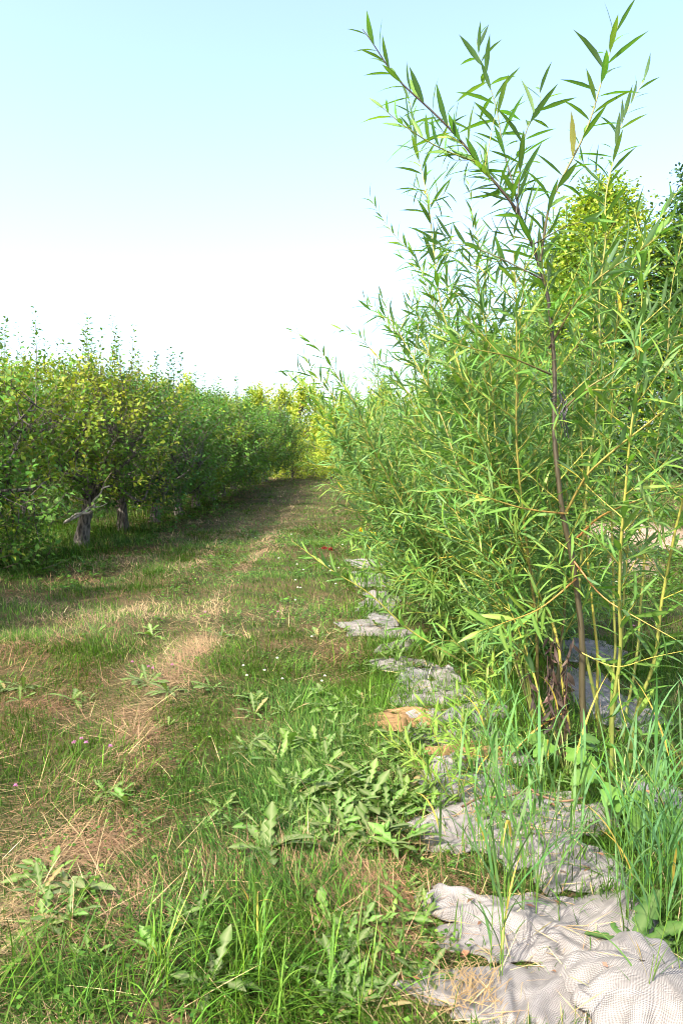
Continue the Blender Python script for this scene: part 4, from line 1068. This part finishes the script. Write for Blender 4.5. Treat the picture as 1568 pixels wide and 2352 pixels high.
tall_grass(1330, 2030, 8, .50, .08, 'tall grass right of the dense clump, in front of the burdock', 4, (.09, .19, .06))
tall_grass(1540, 2120, 22, .62, .09, 'thick bluish tall grass at the right edge above the big dandelion', 5, (.07, .165, .055))
tall_grass(1500, 1960, 12, .5, .10, 'tall grass behind the thick right edge clump', 6, (.085, .18, .06))
tall_grass(1180, 1830, 8, .55, .09, 'tall grass behind the roped sack near the yellow willow stem', 7)
tall_grass(1530, 2330, 3, .35, .05, 'few grass blades on the bottom right sack', 8, (.11, .2, .05))
tall_grass(590, 2290, 7, .30, .05, 'bright green grass tuft standing out of the lower foreground', 9, (.12, .23, .035), .5)
tall_grass(420, 2240, 5, .2, .05, 'bright green grass tuft left of the taller foreground tuft', 10, (.12, .23, .035), .5)
tall_grass(830, 2330, 4, .22, .05, 'green grass tuft at the bottom edge beside the dandelions', 11, (.12, .23, .035), .5)

# willow sprigs low between the sacks
def sprig(px, py, seed, label, n=3, h=.45):
    r2 = np.random.default_rng(seed); b = gpt(px, py)
    st = []
    for k in range(n):
        d = Vector((r2.normal(-.12, .15), r2.normal(-.1, .1), h * r2.uniform(.7, 1.1)))
        st.append(dict(P=[b, b + d * .5 + Vector((0, 0, .03)), b + d], r0=.0025, r1=.0008, c0=GRN, c1=YG, lf=(.2, 1), ls=.9))
    willow('willow_sprig', label, b, st, seed, leaf=.11, spc=.028, col=(.15, .26, .035), group='low willow sprigs between the sacks')
sprig(1050, 1860, 501, 'low willow sprig over the small pale rag beside the dandelions', 4, .42)
sprig(1085, 1790, 502, 'low willow sprig with orange stems by the orange tan sack', 3, .45)
sprig(1120, 1690, 503, 'low willow sprig standing behind the orange tan sack', 4, .5)
sprig(1010, 1830, 504, 'low willow sprig fanning left toward the dandelions', 3, .3)

# bent orange willow shoot near the withered plant
p = [pt(1150, 1760, YA), pt(1215, 1690, YA), pt(1270, 1650, YA - .05), pt(1305, 1635, YA)]
lines_obj('bent_twig', M_STEM, [(smooth_path(p, 5), .0055, (.40, .24, .05))], 'bare orange brown twig bent over the small burdock', 'twig', p[0])

# withered brown plant hanging beside the trunk
b = gpt(1300, 1770); root = thing('withered_plant', 'withered dark brown plant with curled dead leaves beside the willow trunk', 'dead plant', b)
st = Acc(); lf = Acc(); r2 = np.random.default_rng(9)
for k in range(8):
    top = pt(r2.uniform(1195, 1335), r2.uniform(1420, 1580), YA - .05) - b
    mid = top * .6 + Vector((r2.normal(0, .03), r2.normal(0, .03), 0))
    P = smooth_path([(0, 0, 0), mid, top], 6); s = seglen(P)
    tube(st, P, np.linspace(.0028, .0012, len(P)), (.06, .035, .025), 5)
    q = np.linspace(.42, 1, 15) * s[-1]; x, t = at_len(P, s, q); n = len(q)
    D = np.stack([r2.normal(0, .45, n), r2.normal(0, .45, n), np.full(n, -1.)], -1); N = r2.normal(0, 1, (n, 3))
    L = r2.uniform(.035, .085, n)
    leaves(lf, x, D, N, L, L * r2.uniform(.16, .3, n), var((.05, .034, .027), n, .5, .1), T_WIL, r2.uniform(-.5, .7, n))
st.build('stalks', M_STEM, root); lf.build('dead_leaves', M_DEAD, root)

# clover heads, other small flowers
def flower_mesh(name, r, col, stem=.09):
    r2 = np.random.default_rng(5); a = Acc(); n = 46
    v = unit(r2.normal(0, 1, (n, 3))); v[:, 2] = np.abs(v[:, 2]) * 1.0 - .2
    leaves(a, np.zeros((n, 3)) + np.array([0, 0, stem]), v, r2.normal(0, 1, (n, 3)), r * r2.uniform(.8, 1.2, n), r * .35, var(col, n, .12, .04), T_RH, 0)
    tube(a, np.array([[0, 0, 0], [.004, 0, stem * .5], [0, 0, stem]]), .0011, (.12, .2, .04), 4)
    return a.mesh(name, M_PETAL)
pink = flower_mesh('pink_clover', .012, (.55, .25, .42)); white = flower_mesh('white_clover', .013, (.75, .74, .66), .07)
for k, (px, py) in enumerate([(175, 1742), (187, 1737), (198, 1745), (255, 1752), (38, 1850), (303, 1548), (340, 1560), (352, 1562), (395, 1557), (470, 1427), (1455, 1460), (640, 1425)]):
    weed(pink, 'pink_clover', gpt(px, py), 1.0, ['pink clover head beside the torn pale leaf', 'pink clover head on the mown strip farther up'][k > 4] if k < 9 else ['pink clover head near the shaded grass', 'pink clover head behind the right willow stems', 'pink clover head on the tan stripe far up the path'][k - 9], 'clover flower', ['pink clovers by the torn leaf', 'pink clovers on the mown strip'][k > 4] if k < 9 else None)
for k in range(34):
    if k < 16:
        p = gpt(rs.uniform(640, 800), rs.uniform(1230, 1400)); lab = 'white clover head in the short grass left of the far willows'; g = 'white clovers along the path edge'
    elif k < 24:
        p = gpt(rs.uniform(560, 760), rs.uniform(1480, 1620)); lab = 'white clover head in the grass above the dandelion band'; g = 'white clovers above the dandelions'
    else:
        p = gpt(rs.uniform(1390, 1560), rs.uniform(1130, 1460)); lab = 'white clover head in the clearing behind the right willow stems'; g = 'white clovers in the clearing'
    weed(white, 'white_clover', p, .85 + .07 * max(0, p.y - 5), lab, 'clover flower', g)
red = flower_mesh('red_dock_seed', .05, (.22, .04, .03), .28)
for px, py, lab in [(742, 1300, 'dark red seed head above the willow twig tip on the path edge'), (757, 1305, 'dark red seed head right of its twin by the twig tip')]:
    weed(red, 'red_dock_seed', gpt(px, py), 1.0, lab, 'seed head', None)
gold = flower_mesh('goldenrod', .07, (.60, .42, .02), .35)
for k, (px, py) in enumerate([(832, 1200), (850, 1212)]):
    weed(gold, 'goldenrod', gpt(px, py + 60), 1.0, ['yellow goldenrod head at the left side of the far willows', 'yellow goldenrod head right of the first, under willow leaves'][k], 'goldenrod', None)
